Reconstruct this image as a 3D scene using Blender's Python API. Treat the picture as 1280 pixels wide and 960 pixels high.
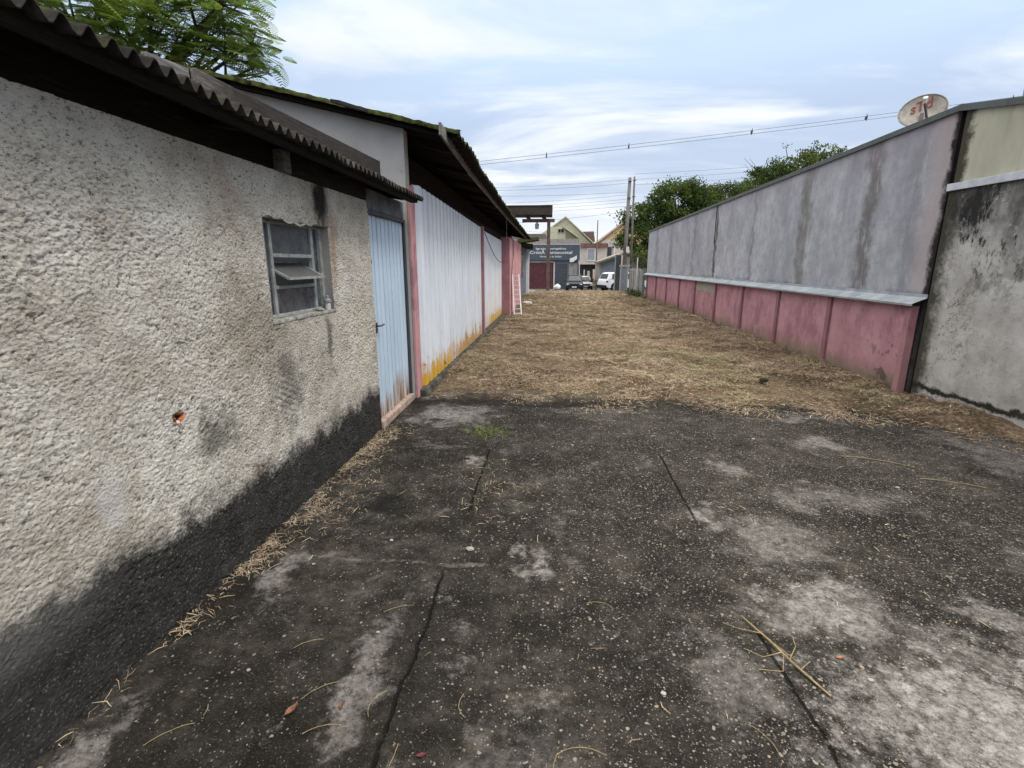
import bpy, bmesh, math, random
import numpy as np
from mathutils import Vector, Matrix
R = math.radians
random.seed(7); RNG = np.random.default_rng(11)
S = bpy.context.scene
COL = S.collection
for o in list(bpy.data.objects): bpy.data.objects.remove(o)

# ------------------------------------------------------------------ camera
cd = bpy.data.cameras.new('camera'); cam = bpy.data.objects.new('camera', cd); COL.objects.link(cam)
cam.location = (0, 0, 1.6); cam.rotation_euler = (R(90 - 13.5), 0, R(4.64))
cd.sensor_width = 36; cd.lens = 36 * 623 / 1280; cd.clip_start = .05; cd.clip_end = 3000
S.camera = cam
# ------------------------------------------------------------------ world and sun
SUN_EL, SUN_AZ = 58, 120          # azimuth measured from +Y towards +X
w = bpy.data.worlds.new('World'); S.world = w; w.use_nodes = True
sd = bpy.data.lights.new('sun', 'SUN'); sun = bpy.data.objects.new('sun', sd); COL.objects.link(sun)
sd.energy = 1.5; sd.angle = R(14); sd.color = (1, .96, .9)
_d = Vector((math.sin(R(SUN_AZ)) * math.cos(R(SUN_EL)), math.cos(R(SUN_AZ)) * math.cos(R(SUN_EL)), math.sin(R(SUN_EL))))
sun.rotation_euler = _d.to_track_quat('Z', 'Y').to_euler(); sun.location = _d * 60
S.view_settings.view_transform = 'Standard'; S.view_settings.look = 'None'
S.view_settings.gamma = 1; S.view_settings.use_curve_mapping = False
S.view_settings.exposure = 0.35
S.render.engine = 'CYCLES'
S.cycles.max_bounces = 6; S.cycles.diffuse_bounces = 3; S.cycles.transparent_max_bounces = 8
S.cycles.use_denoising = True; S.cycles.use_adaptive_sampling = True; S.cycles.adaptive_threshold = .02

# ------------------------------------------------------------------ node helper
class NT:
    def __init__(s, nt): s.nt = nt; s._pos = None
    def new(s, t, **kw):
        n = s.nt.nodes.new(t)
        for k, v in kw.items(): setattr(n, k, v)
        return n
    def put(s, sock, v):
        if v is None: return
        if isinstance(v, bpy.types.NodeSocket): s.nt.links.new(v, sock)
        else:
            if isinstance(v, (tuple, list)) and sock.type == 'RGBA' and len(v) == 3: v = (*v, 1)
            if isinstance(v, (int, float)) and sock.type == 'RGBA': v = (v, v, v, 1)
            sock.default_value = v
    @property
    def pos(s):
        if s._pos is None: s._pos = s.new('ShaderNodeNewGeometry').outputs['Position']
        return s._pos
    def noise(s, scale, detail=4, rough=.55, vec=None, dist=0, col=False):
        n = s.new('ShaderNodeTexNoise'); s.put(n.inputs['Vector'], vec or s.pos)
        n.inputs['Scale'].default_value = scale; n.inputs['Detail'].default_value = detail
        n.inputs['Roughness'].default_value = rough; n.inputs['Distortion'].default_value = dist
        return n.outputs['Color' if col else 'Fac']
    def vor(s, scale, feature='F1', out='Distance', vec=None, rand=1):
        n = s.new('ShaderNodeTexVoronoi', feature=feature); s.put(n.inputs['Vector'], vec or s.pos)
        n.inputs['Scale'].default_value = scale; n.inputs['Randomness'].default_value = rand
        return n.outputs[out]
    def m(s, op, a, b=None, c=None, clamp=False):
        n = s.new('ShaderNodeMath', operation=op, use_clamp=clamp)
        for i, v in enumerate((a, b, c)): s.put(n.inputs[i], v)
        return n.outputs[0]
    def vm(s, op, a, b=None):
        n = s.new('ShaderNodeVectorMath', operation=op); s.put(n.inputs[0], a); s.put(n.inputs[1], b)
        return n.outputs[0]
    def mp(s, sc=(1, 1, 1), loc=(0, 0, 0), rot=(0, 0, 0), vec=None):
        n = s.new('ShaderNodeMapping'); s.put(n.inputs['Vector'], vec or s.pos)
        n.inputs['Scale'].default_value = sc; n.inputs['Location'].default_value = loc; n.inputs['Rotation'].default_value = rot
        return n.outputs[0]
    def sep(s, v=None):
        n = s.new('ShaderNodeSeparateXYZ'); s.put(n.inputs[0], v or s.pos); return n.outputs
    def comb(s, x, y, z):
        n = s.new('ShaderNodeCombineXYZ')
        for i, v in enumerate((x, y, z)): s.put(n.inputs[i], v)
        return n.outputs[0]
    def mr(s, v, a, b, c=0., d=1., smooth=True):
        n = s.new('ShaderNodeMapRange', interpolation_type='SMOOTHSTEP' if smooth else 'LINEAR')
        for i, q in enumerate((v, a, b, c, d)): s.put(n.inputs[i], q)
        return n.outputs[0]
    def ramp(s, f, stops):
        n = s.new('ShaderNodeValToRGB'); e = n.color_ramp.elements
        while len(e) < len(stops): e.new(.5)
        for i, (p, c) in enumerate(stops):
            e[i].position = p; e[i].color = (*c, 1) if isinstance(c, (tuple, list)) else (c, c, c, 1)
        s.put(n.inputs[0], f); return n.outputs[0]
    def mix(s, f, a, b, blend='MIX'):
        n = s.new('ShaderNodeMix', data_type='RGBA', blend_type=blend, clamp_factor=True)
        s.put(n.inputs[0], f); s.put(n.inputs[6], a); s.put(n.inputs[7], b); return n.outputs[2]
    def bump(s, h, strength=.5, dist=.01, nrm=None):
        n = s.new('ShaderNodeBump'); n.inputs['Strength'].default_value = strength; n.inputs['Distance'].default_value = dist
        s.put(n.inputs['Height'], h); s.put(n.inputs['Normal'], nrm); return n.outputs[0]
    def attr(s, name):
        n = s.new('ShaderNodeAttribute', attribute_name=name); return n.outputs['Fac']

class Mat(NT):
    def __init__(s, name, rough=.9, spec=.25, metal=0, color=None):
        s.mat = bpy.data.materials.new(name); s.mat.use_nodes = True
        super().__init__(s.mat.node_tree)
        s.b = s.nt.nodes['Principled BSDF']
        s.b.inputs['Roughness'].default_value = rough; s.b.inputs['Specular IOR Level'].default_value = spec
        s.b.inputs['Metallic'].default_value = metal
        if color is not None: s.color(color)
    def color(s, c): s.put(s.b.inputs['Base Color'], c)
    def nrm(s, n): s.put(s.b.inputs['Normal'], n)
    def rough(s, r): s.put(s.b.inputs['Roughness'], r)

# world shader: broken overcast, brighter overhead
W = NT(w.node_tree)
bg = w.node_tree.nodes['Background']
tc = W.new('ShaderNodeTexCoord').outputs['Generated']
x, y, z = W.sep(tc)
zc = W.m('MAXIMUM', z, 0.0)
sky = W.new('ShaderNodeTexSky', sky_type='NISHITA'); sky.sun_disc = False
sky.sun_elevation = R(SUN_EL); sky.sun_rotation = R(SUN_AZ)
inv = W.m('DIVIDE', 1.0, W.m('ADD', zc, .13))
cx = W.m('MULTIPLY', x, inv); cy = W.m('MULTIPLY', y, inv)
cv = W.comb(W.m('MULTIPLY', cx, .55), W.m('MULTIPLY', cy, 1.0), 0)
n1 = W.noise(1.1, 7, .55, vec=cv, dist=.5)
n2 = W.noise(3.2, 6, .6, vec=cv, dist=.3)
n3 = W.noise(.55, 3, .5, vec=cv)
grad = W.ramp(zc, [(0, (.84, .88, .97)), (.07, (.76, .82, .95)), (.14, (.50, .59, .77)), (.24, (.47, .58, .79)),
                   (.33, (.57, .73, .96)), (.45, (.56, .72, .97))])
cl = W.m('ADD', W.mr(n1, .45, .62), W.m('MULTIPLY', W.mr(n2, .5, .8), .35), clamp=True)
cl = W.m('MULTIPLY', cl, .97)
skc = W.mix(cl, grad, (.86, .91, .99))
dk = W.m('MULTIPLY', W.m('MULTIPLY', W.mr(n3, .5, .36), W.mr(zc, .03, .12)), W.mr(zc, .40, .26))
skc = W.mix(W.m('MULTIPLY', dk, .5), skc, (.44, .53, .72))
skc = W.mix(W.mr(zc, .42, .62), skc, (.95, .945, .93))
zen = W.mr(zc, .46, .80, 1., 2.5)
skc = W.mix(1.0, skc, W.comb(zen, W.m('MULTIPLY', zen, .98), W.m('MULTIPLY', zen, .94)), 'MULTIPLY')
nis = W.mix(1.0, sky.outputs[0], (.09, .09, .09), 'MULTIPLY')
fin = W.mix(.88, nis, skc)
W.put(bg.inputs['Color'], fin); bg.inputs['Strength'].default_value = 1.0

# ------------------------------------------------------------------ geometry helpers
ORG = {}
class G:
    def __init__(s): s.v = []; s.f = []
    def add(s, v, f):
        n = len(s.v); s.v += [tuple(p) for p in v]; s.f += [tuple(i + n for i in q) for q in f]; return s
    def box(s, x0, x1, y0, y1, z0, z1):
        return s.add([(x0, y0, z0), (x1, y0, z0), (x1, y1, z0), (x0, y1, z0), (x0, y0, z1), (x1, y0, z1), (x1, y1, z1), (x0, y1, z1)],
                     [(0, 3, 2, 1), (4, 5, 6, 7), (0, 1, 5, 4), (1, 2, 6, 5), (2, 3, 7, 6), (3, 0, 4, 7)])
    def hexa(s, a, b):   # two quads (4 points each) joined, b above/behind a
        return s.add(list(a) + list(b), [(0, 3, 2, 1), (4, 5, 6, 7), (0, 1, 5, 4), (1, 2, 6, 5), (2, 3, 7, 6), (3, 0, 4, 7)])
    def beam(s, p, q, wd, ht, up=(0, 0, 1)):
        p, q = Vector(p), Vector(q); d = (q - p).normalized(); u = Vector(up)
        sd_ = d.cross(u).normalized(); u = sd_.cross(d).normalized()
        A = [p + sd_ * a * wd / 2 + u * b * ht / 2 for a, b in ((-1, -1), (1, -1), (1, 1), (-1, 1))]
        B = [q + sd_ * a * wd / 2 + u * b * ht / 2 for a, b in ((-1, -1), (1, -1), (1, 1), (-1, 1))]
        return s.add(A + B, [(0, 1, 2, 3), (7, 6, 5, 4), (0, 4, 5, 1), (1, 5, 6, 2), (2, 6, 7, 3), (3, 7, 4, 0)])
    def prism(s, poly, axis, a, b):   # poly in the two other axes (order x,y,z)
        def P(p, t):
            return (t, p[0], p[1]) if axis == 'x' else ((p[0], t, p[1]) if axis == 'y' else (p[0], p[1], t))
        n = len(poly)
        return s.add([P(p, a) for p in poly] + [P(p, b) for p in poly],
                     [tuple(range(n))[::-1], tuple(range(n, 2 * n))] + [(i, (i + 1) % n, (i + 1) % n + n, i + n) for i in range(n)])
    def tube(s, pts, r, k=8, cap=True):
        pts = [Vector(p) for p in pts]; rs = r if isinstance(r, (list, tuple)) else [r] * len(pts)
        V = []; F = []
        for i, p in enumerate(pts):
            d = (pts[min(i + 1, len(pts) - 1)] - pts[max(i - 1, 0)]).normalized()
            a = d.cross(Vector((0, 0, 1)) if abs(d.z) < .9 else Vector((1, 0, 0))).normalized(); b = d.cross(a)
            V += [p + (a * math.cos(t) + b * math.sin(t)) * rs[i] for t in [2 * math.pi * j / k for j in range(k)]]
            if i:
                o = (i - 1) * k
                F += [(o + j, o + (j + 1) % k, o + k + (j + 1) % k, o + k + j) for j in range(k)]
        if cap: F += [tuple(range(k))[::-1], tuple(range(len(V) - k, len(V)))]
        return s.add(V, F)
    def lathe(s, prof, c=(0, 0, 0), k=20, axis='z'):
        V = []; F = []
        for r_, h in prof:
            for j in range(k):
                t = 2 * math.pi * j / k; p = (r_ * math.cos(t), r_ * math.sin(t), h)
                if axis == 'y': p = (p[0], p[2], p[1])
                if axis == 'x': p = (p[2], p[0], p[1])
                V.append((p[0] + c[0], p[1] + c[1], p[2] + c[2]))
        for i in range(len(prof) - 1):
            F += [(i * k + j, i * k + (j + 1) % k, (i + 1) * k + (j + 1) % k, (i + 1) * k + j) for j in range(k)]
        F += [tuple(range(k))[::-1], tuple(range(len(V) - k, len(V)))]
        return s.add(V, F)
    def xf(s, M): s.v = [tuple(M @ Vector(p)) for p in s.v]; return s

def finish(o, label=None, cat=None, group=None, kind=None):
    if label: o['label'] = label
    if cat: o['category'] = cat
    if group: o['group'] = group
    if kind: o['kind'] = kind
    return o
def thing(name, loc, label, cat, group=None):
    o = bpy.data.objects.new(name, None); COL.objects.link(o); o.location = loc; o.empty_display_size = .2
    ORG[o] = Vector(loc); return finish(o, label, cat, group)
def mk(name, g, mat, parent=None, base=None, smooth=False, bevel=0, label=None, cat=None, group=None, kind=None, attrs=None, fixn=True):
    """link geometry given in world coordinates as one object"""
    verts, faces = (g.v, g.f) if isinstance(g, G) else g
    org = ORG[parent] if parent is not None else Vector(base if base is not None else (0, 0, 0))
    va = np.asarray(verts, dtype=np.float64) - np.array(org)[None]
    me = bpy.data.meshes.new(name)
    if isinstance(faces, np.ndarray):
        k = faces.shape[1]; me.vertices.add(len(va)); me.vertices.foreach_set('co', va.ravel())
        me.loops.add(faces.size); me.loops.foreach_set('vertex_index', faces.ravel().astype(np.int32))
        me.polygons.add(len(faces)); me.polygons.foreach_set('loop_start', np.arange(0, faces.size, k, dtype=np.int32))
        me.polygons.foreach_set('loop_total', np.full(len(faces), k, dtype=np.int32))
        me.update(calc_edges=True)
    else:
        me.from_pydata([tuple(p) for p in va], [], faces)
        if fixn:
            bm = bmesh.new(); bm.from_mesh(me); bmesh.ops.recalc_face_normals(bm, faces=bm.faces); bm.to_mesh(me); bm.free()
    if attrs:
        for k_, a in attrs.items():
            at = me.attributes.new(k_, 'FLOAT', 'POINT'); at.data.foreach_set('value', np.asarray(a, dtype=np.float32))
    if smooth: me.polygons.foreach_set('use_smooth', np.ones(len(me.polygons), dtype=bool))
    me.materials.append(mat.mat if isinstance(mat, Mat) else mat)
    o = bpy.data.objects.new(name, me); COL.objects.link(o)
    if parent is not None: o.parent = parent; ORG[o] = org
    else: o.location = org; ORG[o] = org
    if bevel:
        b = o.modifiers.new('bevel', 'BEVEL'); b.width = bevel; b.segments = 2; b.limit_method = 'ANGLE'
    return finish(o, label, cat, group, kind)

def hsh(ix, iy, seed):
    h = (ix.astype(np.int64) * 374761393 + iy.astype(np.int64) * 668265263 + seed * 1442695041) & 0x7fffffff
    h = ((h ^ (h >> 13)) * 1274126177) & 0x7fffffff
    return ((h ^ (h >> 16)) & 0xffff) / 65535.
def vn(x, y, seed=0):
    ix = np.floor(x); iy = np.floor(y); fx = x - ix; fy = y - iy
    fx = fx * fx * (3 - 2 * fx); fy = fy * fy * (3 - 2 * fy)
    a = hsh(ix, iy, seed); b = hsh(ix + 1, iy, seed); c = hsh(ix, iy + 1, seed); d = hsh(ix + 1, iy + 1, seed)
    return (a * (1 - fx) + b * fx) * (1 - fy) + (c * (1 - fx) + d * fx) * fy
def fbm(x, y, o=4, seed=0, g=.5):
    s = 0; a = 1; t = 0
    for i in range(o):
        s = s + a * vn(x * 2 ** i + 17.3 * i, y * 2 ** i + 5.1 * i, seed + i); t += a; a *= g
    return s / t
def sst(v, a, b):
    t = np.clip((v - a) / (b - a), 0, 1); return t * t * (3 - 2 * t)
def gz(y): return -(min(max(y, 26), 62) - 26) * .0375
def gzv(y): return -(np.clip(y, 26, 62) - 26) * .0375

def grid_faces(nu, nv, keep=None):
    i = np.arange(nu - 1)[:, None] * nv + np.arange(nv - 1)[None]
    f = np.stack([i, i + nv, i + nv + 1, i + 1], -1)
    if keep is not None: f = f[keep]
    return f.reshape(-1, 4)

def text_geo(txt, size, M, shear=0, depth=.004, align='CENTER', space=1.0):
    c = bpy.data.curves.new('lettering', 'FONT'); c.body = txt; c.size = size; c.extrude = depth; c.align_x = align
    c.shear = shear; c.resolution_u = 3; c.space_character = space; c.offset = size * .012
    o = bpy.data.objects.new('lettering', c); COL.objects.link(o)
    dg = bpy.context.evaluated_depsgraph_get(); me = bpy.data.meshes.new_from_object(o.evaluated_get(dg))
    g = G(); g.v = [tuple(M @ v.co) for v in me.vertices]; g.f = [tuple(p.vertices) for p in me.polygons]
    bpy.data.objects.remove(o); bpy.data.meshes.remove(me); bpy.data.curves.remove(c)
    return g
# ------------------------------------------------------------------ materials
def plain(name, c, rough=.8, spec=.3, metal=0, var=.12, sc=6):
    m = Mat(name, rough, spec, metal); n = m.noise(sc, 5, .6)
    c2 = tuple(max(0, k * (1 - 2.2 * var)) for k in c); c3 = tuple(min(1, k * (1 + var)) for k in c)
    m.color(m.ramp(n, [(.3, c2), (.7, c3)])); m.nrm(m.bump(m.noise(sc * 12, 3), .25, .004)); return m

# rough thrown plaster of the shed
PL = Mat('rough_plaster', .95, .1)
px, py, pz = PL.sep()
n_big = PL.noise(1.3, 4, .6); n_mid = PL.noise(7, 5, .65); n_f = PL.noise(60, 3, .6)
c = PL.ramp(PL.m('ADD', PL.m('MULTIPLY', n_big, .6), PL.m('MULTIPLY', n_mid, .4)), [(.34, (.32, .29, .24)), (.48, (.50, .467, .41)), (.64, (.67, .645, .59))])
c = PL.mix(PL.mr(PL.attr('h'), .46, .27, 0, .78), c, (.085, .07, .048))  # low relief darkened: dirt and pit shade put into the colour
n_s = PL.noise(75, 4, .7, vec=PL.mp((1, .75, 1.35), (0, 0, 0), (.5, 0, 0)))
c = PL.mix(PL.mr(n_s, .45, .34, 0, .85), c, (.085, .07, .05))  # fine bump pits darkened in colour the same way
c = PL.mix(PL.mr(PL.noise(38, 5, .75, vec=PL.mp((1, .6, 1.6), (4, 4, 4), (.6, 0, 0))), .36, .30, 0, .8), c, (.05, .043, .034))
c = PL.mix(PL.mr(n_f, .58, .7, 0, .4), c, (.62, .60, .55))
c = PL.mix(PL.mr(PL.noise(95, 3, .65, vec=PL.mp((1, .7, 1.3), (2, 2, 2), (.4, 0, 0))), .40, .33, 0, .7), c, (.06, .052, .042))
c = PL.mix(PL.m('MULTIPLY', PL.mr(PL.noise(2.6, 3, .6, vec=PL.mp(loc=(9, 3, 1))), .56, .7), .35), c, (.33, .25, .19))
# black damp band along the foot of the wall
edge = PL.m('ADD', PL.m('SUBTRACT', pz, PL.mr(py, 1.2, 2.1, .53, .44)), PL.m('MULTIPLY', PL.m('SUBTRACT', PL.noise(3.2, 6, .78), .5), .5))
edge = PL.m('ADD', edge, PL.m('MULTIPLY', PL.m('SUBTRACT', PL.noise(45, 3, .7), .5), .12))
band = PL.mr(edge, .07, -.09)
blk = PL.ramp(PL.noise(9, 5, .7), [(.3, (.010, .010, .010)), (.55, (.022, .022, .022)), (.8, (.06, .06, .058))])
blk = PL.mix(PL.mr(PL.noise(90, 3, .6), .57, .72, 0, .7), blk, (.22, .21, .2))
blk = PL.mix(PL.m('MULTIPLY', PL.mr(py, 1.75, 1.2), PL.mr(pz, .24, .44, .0, .7)), blk, (.11, .11, .11))
c = PL.mix(PL.m('MULTIPLY', band, .97), c, blk)
def blob(m, cy_, cz_, ry, rz, soft=.5, nz=.5, sc=7):
    dy = m.m('DIVIDE', m.m('SUBTRACT', py if m is PL else m.sep()[1], cy_), ry); dz = m.m('DIVIDE', m.m('SUBTRACT', pz if m is PL else m.sep()[2], cz_), rz)
    d = m.m('SQRT', m.m('ADD', m.m('MULTIPLY', dy, dy), m.m('MULTIPLY', dz, dz)))
    d = m.m('ADD', d, m.m('MULTIPLY', m.m('SUBTRACT', m.noise(sc, 6, .75), .5), nz * 5))
    return m.mr(d, 1, 1 - soft)
c = PL.mix(PL.m('MULTIPLY', blob(PL, 2.28, .74, .22, .22, .9, .6), .65), c, (.07, .07, .06))          # grey mould below the hole
c = PL.mix(PL.m('MULTIPLY', blob(PL, 3.0, .82, .26, .34, .9, .5), .6), c, (.07, .07, .065))
c = PL.mix(PL.m('MULTIPLY', blob(PL, 3.62, 1.07, .06, .2, .8, .4), .7), c, (.05, .05, .05))        # streak below the sill
c = PL.mix(PL.m('MULTIPLY', blob(PL, 3.66, 2.03, .17, .26, .7, .3, 9), .97), c, (.02, .018, .016))   # soot above the window
c = PL.mix(PL.m('MULTIPLY', blob(PL, 3.82, 1.7, .05, .42, .8, .5), .6), c, (.36, .21, .12))          # rusty run beside it
c = PL.mix(PL.m('MULTIPLY', blob(PL, 1.63, .70, .085, .13, .5, .35, 14), .75), c, (.54, .52, .50))           # smooth pale repair
c = PL.mix(PL.m('MULTIPLY', blob(PL, 4.3, 1.0, .3, .6, .9, .6), .25), c, (.50, .42, .34))
PL.color(c)
hb = PL.m('ADD', PL.m('MULTIPLY', n_s, 1.0), PL.m('MULTIPLY', PL.vor(70), .5))
PL.nrm(PL.bump(hb, .9, .008))

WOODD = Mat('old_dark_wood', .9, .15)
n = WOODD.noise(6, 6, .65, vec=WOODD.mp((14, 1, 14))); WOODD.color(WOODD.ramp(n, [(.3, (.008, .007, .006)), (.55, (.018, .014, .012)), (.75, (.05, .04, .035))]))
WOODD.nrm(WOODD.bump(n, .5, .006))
WOODG = Mat('weathered_grey_wood', .9, .15)
n = WOODG.noise(5, 6, .65, vec=WOODG.mp((16, 1, 16))); c = WOODG.ramp(n, [(.3, (.05, .043, .04)), (.5, (.16, .145, .135)), (.75, (.30, .28, .27))])
c = WOODG.mix(WOODG.mr(WOODG.m('ADD', WOODG.sep()[1], WOODG.m('MULTIPLY', WOODG.noise(3, 5, .75), 1.6)), 3.3, 4.1, 0, .82), c, (.014, .010, .010)); WOODG.color(c); WOODG.nrm(WOODG.bump(n, .5, .006))
WOODF = Mat('grey_fascia_wood', .9, .15)
n = WOODF.noise(5, 6, .65, vec=WOODF.mp((16, .8, 16))); WOODF.color(WOODF.ramp(n, [(.3, (.06, .054, .052)), (.5, (.17, .16, .158)), (.75, (.30, .285, .28))])); WOODF.nrm(WOODF.bump(n, .5, .006))
PINKW = plain('bleached_pinkish_wood', (.42, .32, .27), .9, .1, 0, .2, 14)

ASB = Mat('mossy_fibre_cement', .95, .1)
n = ASB.noise(5, 6, .7); c = ASB.ramp(n, [(.32, (.015, .013, .012)), (.5, (.032, .029, .026)), (.72, (.11, .10, .088))])
c = ASB.mix(ASB.mr(ASB.noise(9, 4, .7, vec=ASB.mp(loc=(4, 0, 2))), .54, .66, 0, .7), c, (.045, .055, .02))
ASB.color(c); ASB.nrm(ASB.bump(ASB.noise(60, 4, .7), .6, .006))
MOSS = Mat('roof_with_bright_moss', .95, .1)
n = MOSS.noise(4, 6, .7); c = MOSS.ramp(n, [(.35, (.03, .028, .025)), (.6, (.07, .065, .06))])
c = MOSS.mix(MOSS.mr(MOSS.noise(14, 4, .7), .40, .52), c, (.06, .072, .018)); MOSS.color(c); MOSS.nrm(MOSS.bump(MOSS.noise(50, 4), .6, .01))

GAB = Mat('grey_gable_render', .9, .1)
n = GAB.noise(2.2, 5, .6); c = GAB.ramp(n, [(.3, (.34, .33, .32)), (.7, (.48, .47, .46))])
c = GAB.mix(GAB.mr(GAB.noise(8, 4, .7), .6, .8, 0, .5), c, (.12, .115, .11)); GAB.color(c); GAB.nrm(GAB.bump(GAB.noise(50, 4), .3, .004))

WS = Mat('white_painted_sheet', .5, .35)
x, y, z = WS.sep()
n = WS.noise(3, 5, .6, vec=WS.mp((1, 1, .25))); c = WS.ramp(n, [(.3, (.62, .66, .73)), (.7, (.76, .80, .86))])
c = WS.mix(WS.mr(WS.noise(7, 5, .75, vec=WS.mp((1, 1.5, .12))), .58, .75, 0, .35), c, (.42, .42, .45))
zz = WS.m('ADD', z, WS.m('MULTIPLY', WS.m('SUBTRACT', WS.noise(6, 4, .7, vec=WS.mp((1, 1, .5))), .5), .9))
zz2 = WS.m('ADD', z, WS.m('MULTIPLY', WS.m('SUBTRACT', WS.noise(10, 4, .7, vec=WS.mp((1, 1, .3), (5, 5, 5))), .5), 1.0))
c = WS.mix(WS.mr(zz, .50, .12, 0, .55), c, (.50, .33, .20))
near = WS.mr(y, 8.2, 7.4); far = WS.mr(y, 12.2, 13.2); mid = WS.m('MULTIPLY', WS.mr(y, 7.6, 8.6), WS.mr(y, 11.2, 10.8))
c = WS.mix(WS.m('MULTIPLY', WS.mr(zz2, .36, .20), WS.m('MAXIMUM', near, far)), c, (.60, .36, .045))
c = WS.mix(WS.m('MULTIPLY', WS.mr(zz, .34, .2), mid), c, (.48, .30, .13))
c = WS.mix(WS.m('MULTIPLY', WS.mr(WS.noise(9, 4, .7, vec=WS.mp(loc=(2, 7, 7))), .63, .68), WS.mr(z, .9, .1)), c, (.20, .075, .035))
c = WS.mix(WS.m('MULTIPLY', WS.m('MULTIPLY', WS.mr(y, 9.8, 10.9), WS.mr(WS.noise(4, 4, .7, vec=WS.mp((1, 1, .25), (3, 1, 2))), .5, .62)), WS.m('MULTIPLY', WS.mr(z, 1.7, 1.0), .5)), c, (.62, .44, .20))
WS.color(c); WS.nrm(WS.bump(WS.noise(25, 3), .12, .004))

BD = Mat('pale_blue_door_paint', .5, .35)
x, y, z = BD.sep()
n = BD.noise(3, 5, .6, vec=BD.mp((1, 2, .3))); c = BD.ramp(n, [(.3, (.42, .53, .65)), (.7, (.56, .67, .79))])
rp = BD.m('ADD', z, BD.m('MULTIPLY', BD.m('SUBTRACT', BD.noise(12, 4, .7, vec=BD.mp((1, 1, .18))), .5), 1.1))
c = BD.mix(BD.mr(rp, .42, .08, 0, .9), c, (.33, .20, .11)); c = BD.mix(BD.mr(rp, .18, -.05, 0, .9), c, (.14, .085, .06))
c = BD.mix(BD.mr(BD.noise(22, 4, .8), .66, .74, 0, .6), c, (.42, .38, .33)); BD.color(c)
BD.nrm(BD.bump(BD.noise(30, 3), .15, .004))

def pinkpaint(name, a, b, dirt=True):
    m = Mat(name, .85, .15); x, y, z = m.sep()
    n = m.noise(2.3, 5, .65); c = m.ramp(n, [(.3, a), (.7, b)])
    c = m.mix(m.mr(m.noise(2.2, 7, .78, vec=m.mp((1, 1, .6), (3, 8, 1))), .46, .62, 0, .6), c, (.21, .10, .125))
    c = m.mix(m.mr(m.noise(30, 3, .8), .68, .76, 0, .6), c, (.42, .33, .32))
    if dirt:
        e = m.m('ADD', z, m.m('MULTIPLY', m.m('SUBTRACT', m.noise(2.8, 5, .7, vec=m.mp(loc=(0, 5, 0))), .5), .55))
        c = m.mix(m.mr(e, .34, .06, 0, .85), c, (.20, .165, .11)); c = m.mix(m.mr(e, .08, -.05, 0, .9), c, (.09, .075, .05))
        s = m.m('MULTIPLY', m.mr(m.noise(3.2, 6, .75), .54, .60), m.mr(y, 7.9, 6.7)); s = m.m('MULTIPLY', s, m.mr(z, 1.0, .5))
        c = m.mix(m.m('MULTIPLY', s, .75), c, (.035, .035, .03))
    m.color(c); m.nrm(m.bump(m.noise(35, 5, .7), .4, .005)); return m
PK = pinkpaint('faded_pink_panel_paint', (.38, .19, .22), (.51, .285, .31))
PKP = pinkpaint('dull_pink_post_paint', (.32, .16, .17), (.42, .22, .23), False)
PKD = pinkpaint('dark_rose_post_paint', (.20, .10, .11), (.28, .145, .16), False)
PKL = pinkpaint('light_pink_wall_paint', (.52, .26, .26), (.64, .36, .36), False)
BEI = plain('bare_beige_concrete', (.34, .32, .27), .9, .1)

GW = Mat('blue_grey_stained_render', .9, .12)
x, y, z = GW.sep()
v = GW.mp((1, 1, .6)); n = GW.noise(1.6, 7, .7, vec=v)
c = GW.ramp(n, [(.32, (.27, .28, .315)), (.5, (.38, .39, .425)), (.68, (.50, .51, .54))])
c = GW.mix(GW.mr(GW.noise(7, 6, .7), .40, .66, 0, .5), c, (.25, .252, .27))
c = GW.mix(GW.mr(GW.noise(38, 4, .75), .58, .74, 0, .5), c, (.50, .50, .51))
def streak(m, y0, wd, col, amt, z0=3.3, z1=1.2, c=None):
    yy = m.m('ADD', y, m.m('MULTIPLY', m.m('SUBTRACT', m.noise(2.2, 4, .6, vec=m.mp((1, .6, 1.2))), .5), .7))
    d = m.m('ABSOLUTE', m.m('SUBTRACT', yy, y0))
    k = m.m('MULTIPLY', m.mr(d, wd, wd * .2), m.mr(m.noise(9, 4, .7, vec=m.mp((1, 1, .3))), .28, .55))
    return m.mix(m.m('MULTIPLY', k, amt), c, col)
for y0, wd, col, amt in ((8.0, .24, (.115, .10, .09), .75), (9.9, .30, (.14, .13, .105), .7), (15.0, .16, (.04, .04, .04), .85), (17.2, .35, (.13, .13, .125), .6),
                         (20.5, .4, (.12, .12, .12), .5), (12.3, .12, (.14, .14, .15), .5), (23.2, .4, (.14, .14, .14), .5), (7.0, .25, (.15, .14, .16), .4)):
    c = streak(GW, y0, wd, col, amt, c=c)
c = GW.mix(GW.m('MULTIPLY', GW.mr(GW.m('ADD', z, GW.m('MULTIPLY', GW.m('SUBTRACT', GW.noise(1.6, 4, .7), .5), .9)), 2.75, 3.3), .4), c, (.28, .24, .27))
e = GW.m('ADD', y, GW.m('MULTIPLY', GW.m('SUBTRACT', GW.noise(3.2, 5, .7), .5), .32))
c = GW.mix(GW.m('MULTIPLY', GW.mr(e, 6.98, 6.76), .7), c, (.38, .32, .32))
c = GW.mix(GW.mr(e, 6.64, 6.55), c, (.022, .018, .02))
e2 = GW.m('ADD', z, GW.m('MULTIPLY', GW.m('SUBTRACT', GW.noise(1.3, 5, .7, vec=GW.mp(loc=(1, 4, 9))), .5), .5))
c = GW.mix(GW.m('MULTIPLY', GW.mr(e2, 1.28, 1.12), .75), c, (.05, .045, .045))
GW.color(c); GW.nrm(GW.bump(GW.m('ADD', GW.noise(26, 6, .7), GW.noise(4, 3)), .55, .01))

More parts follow.
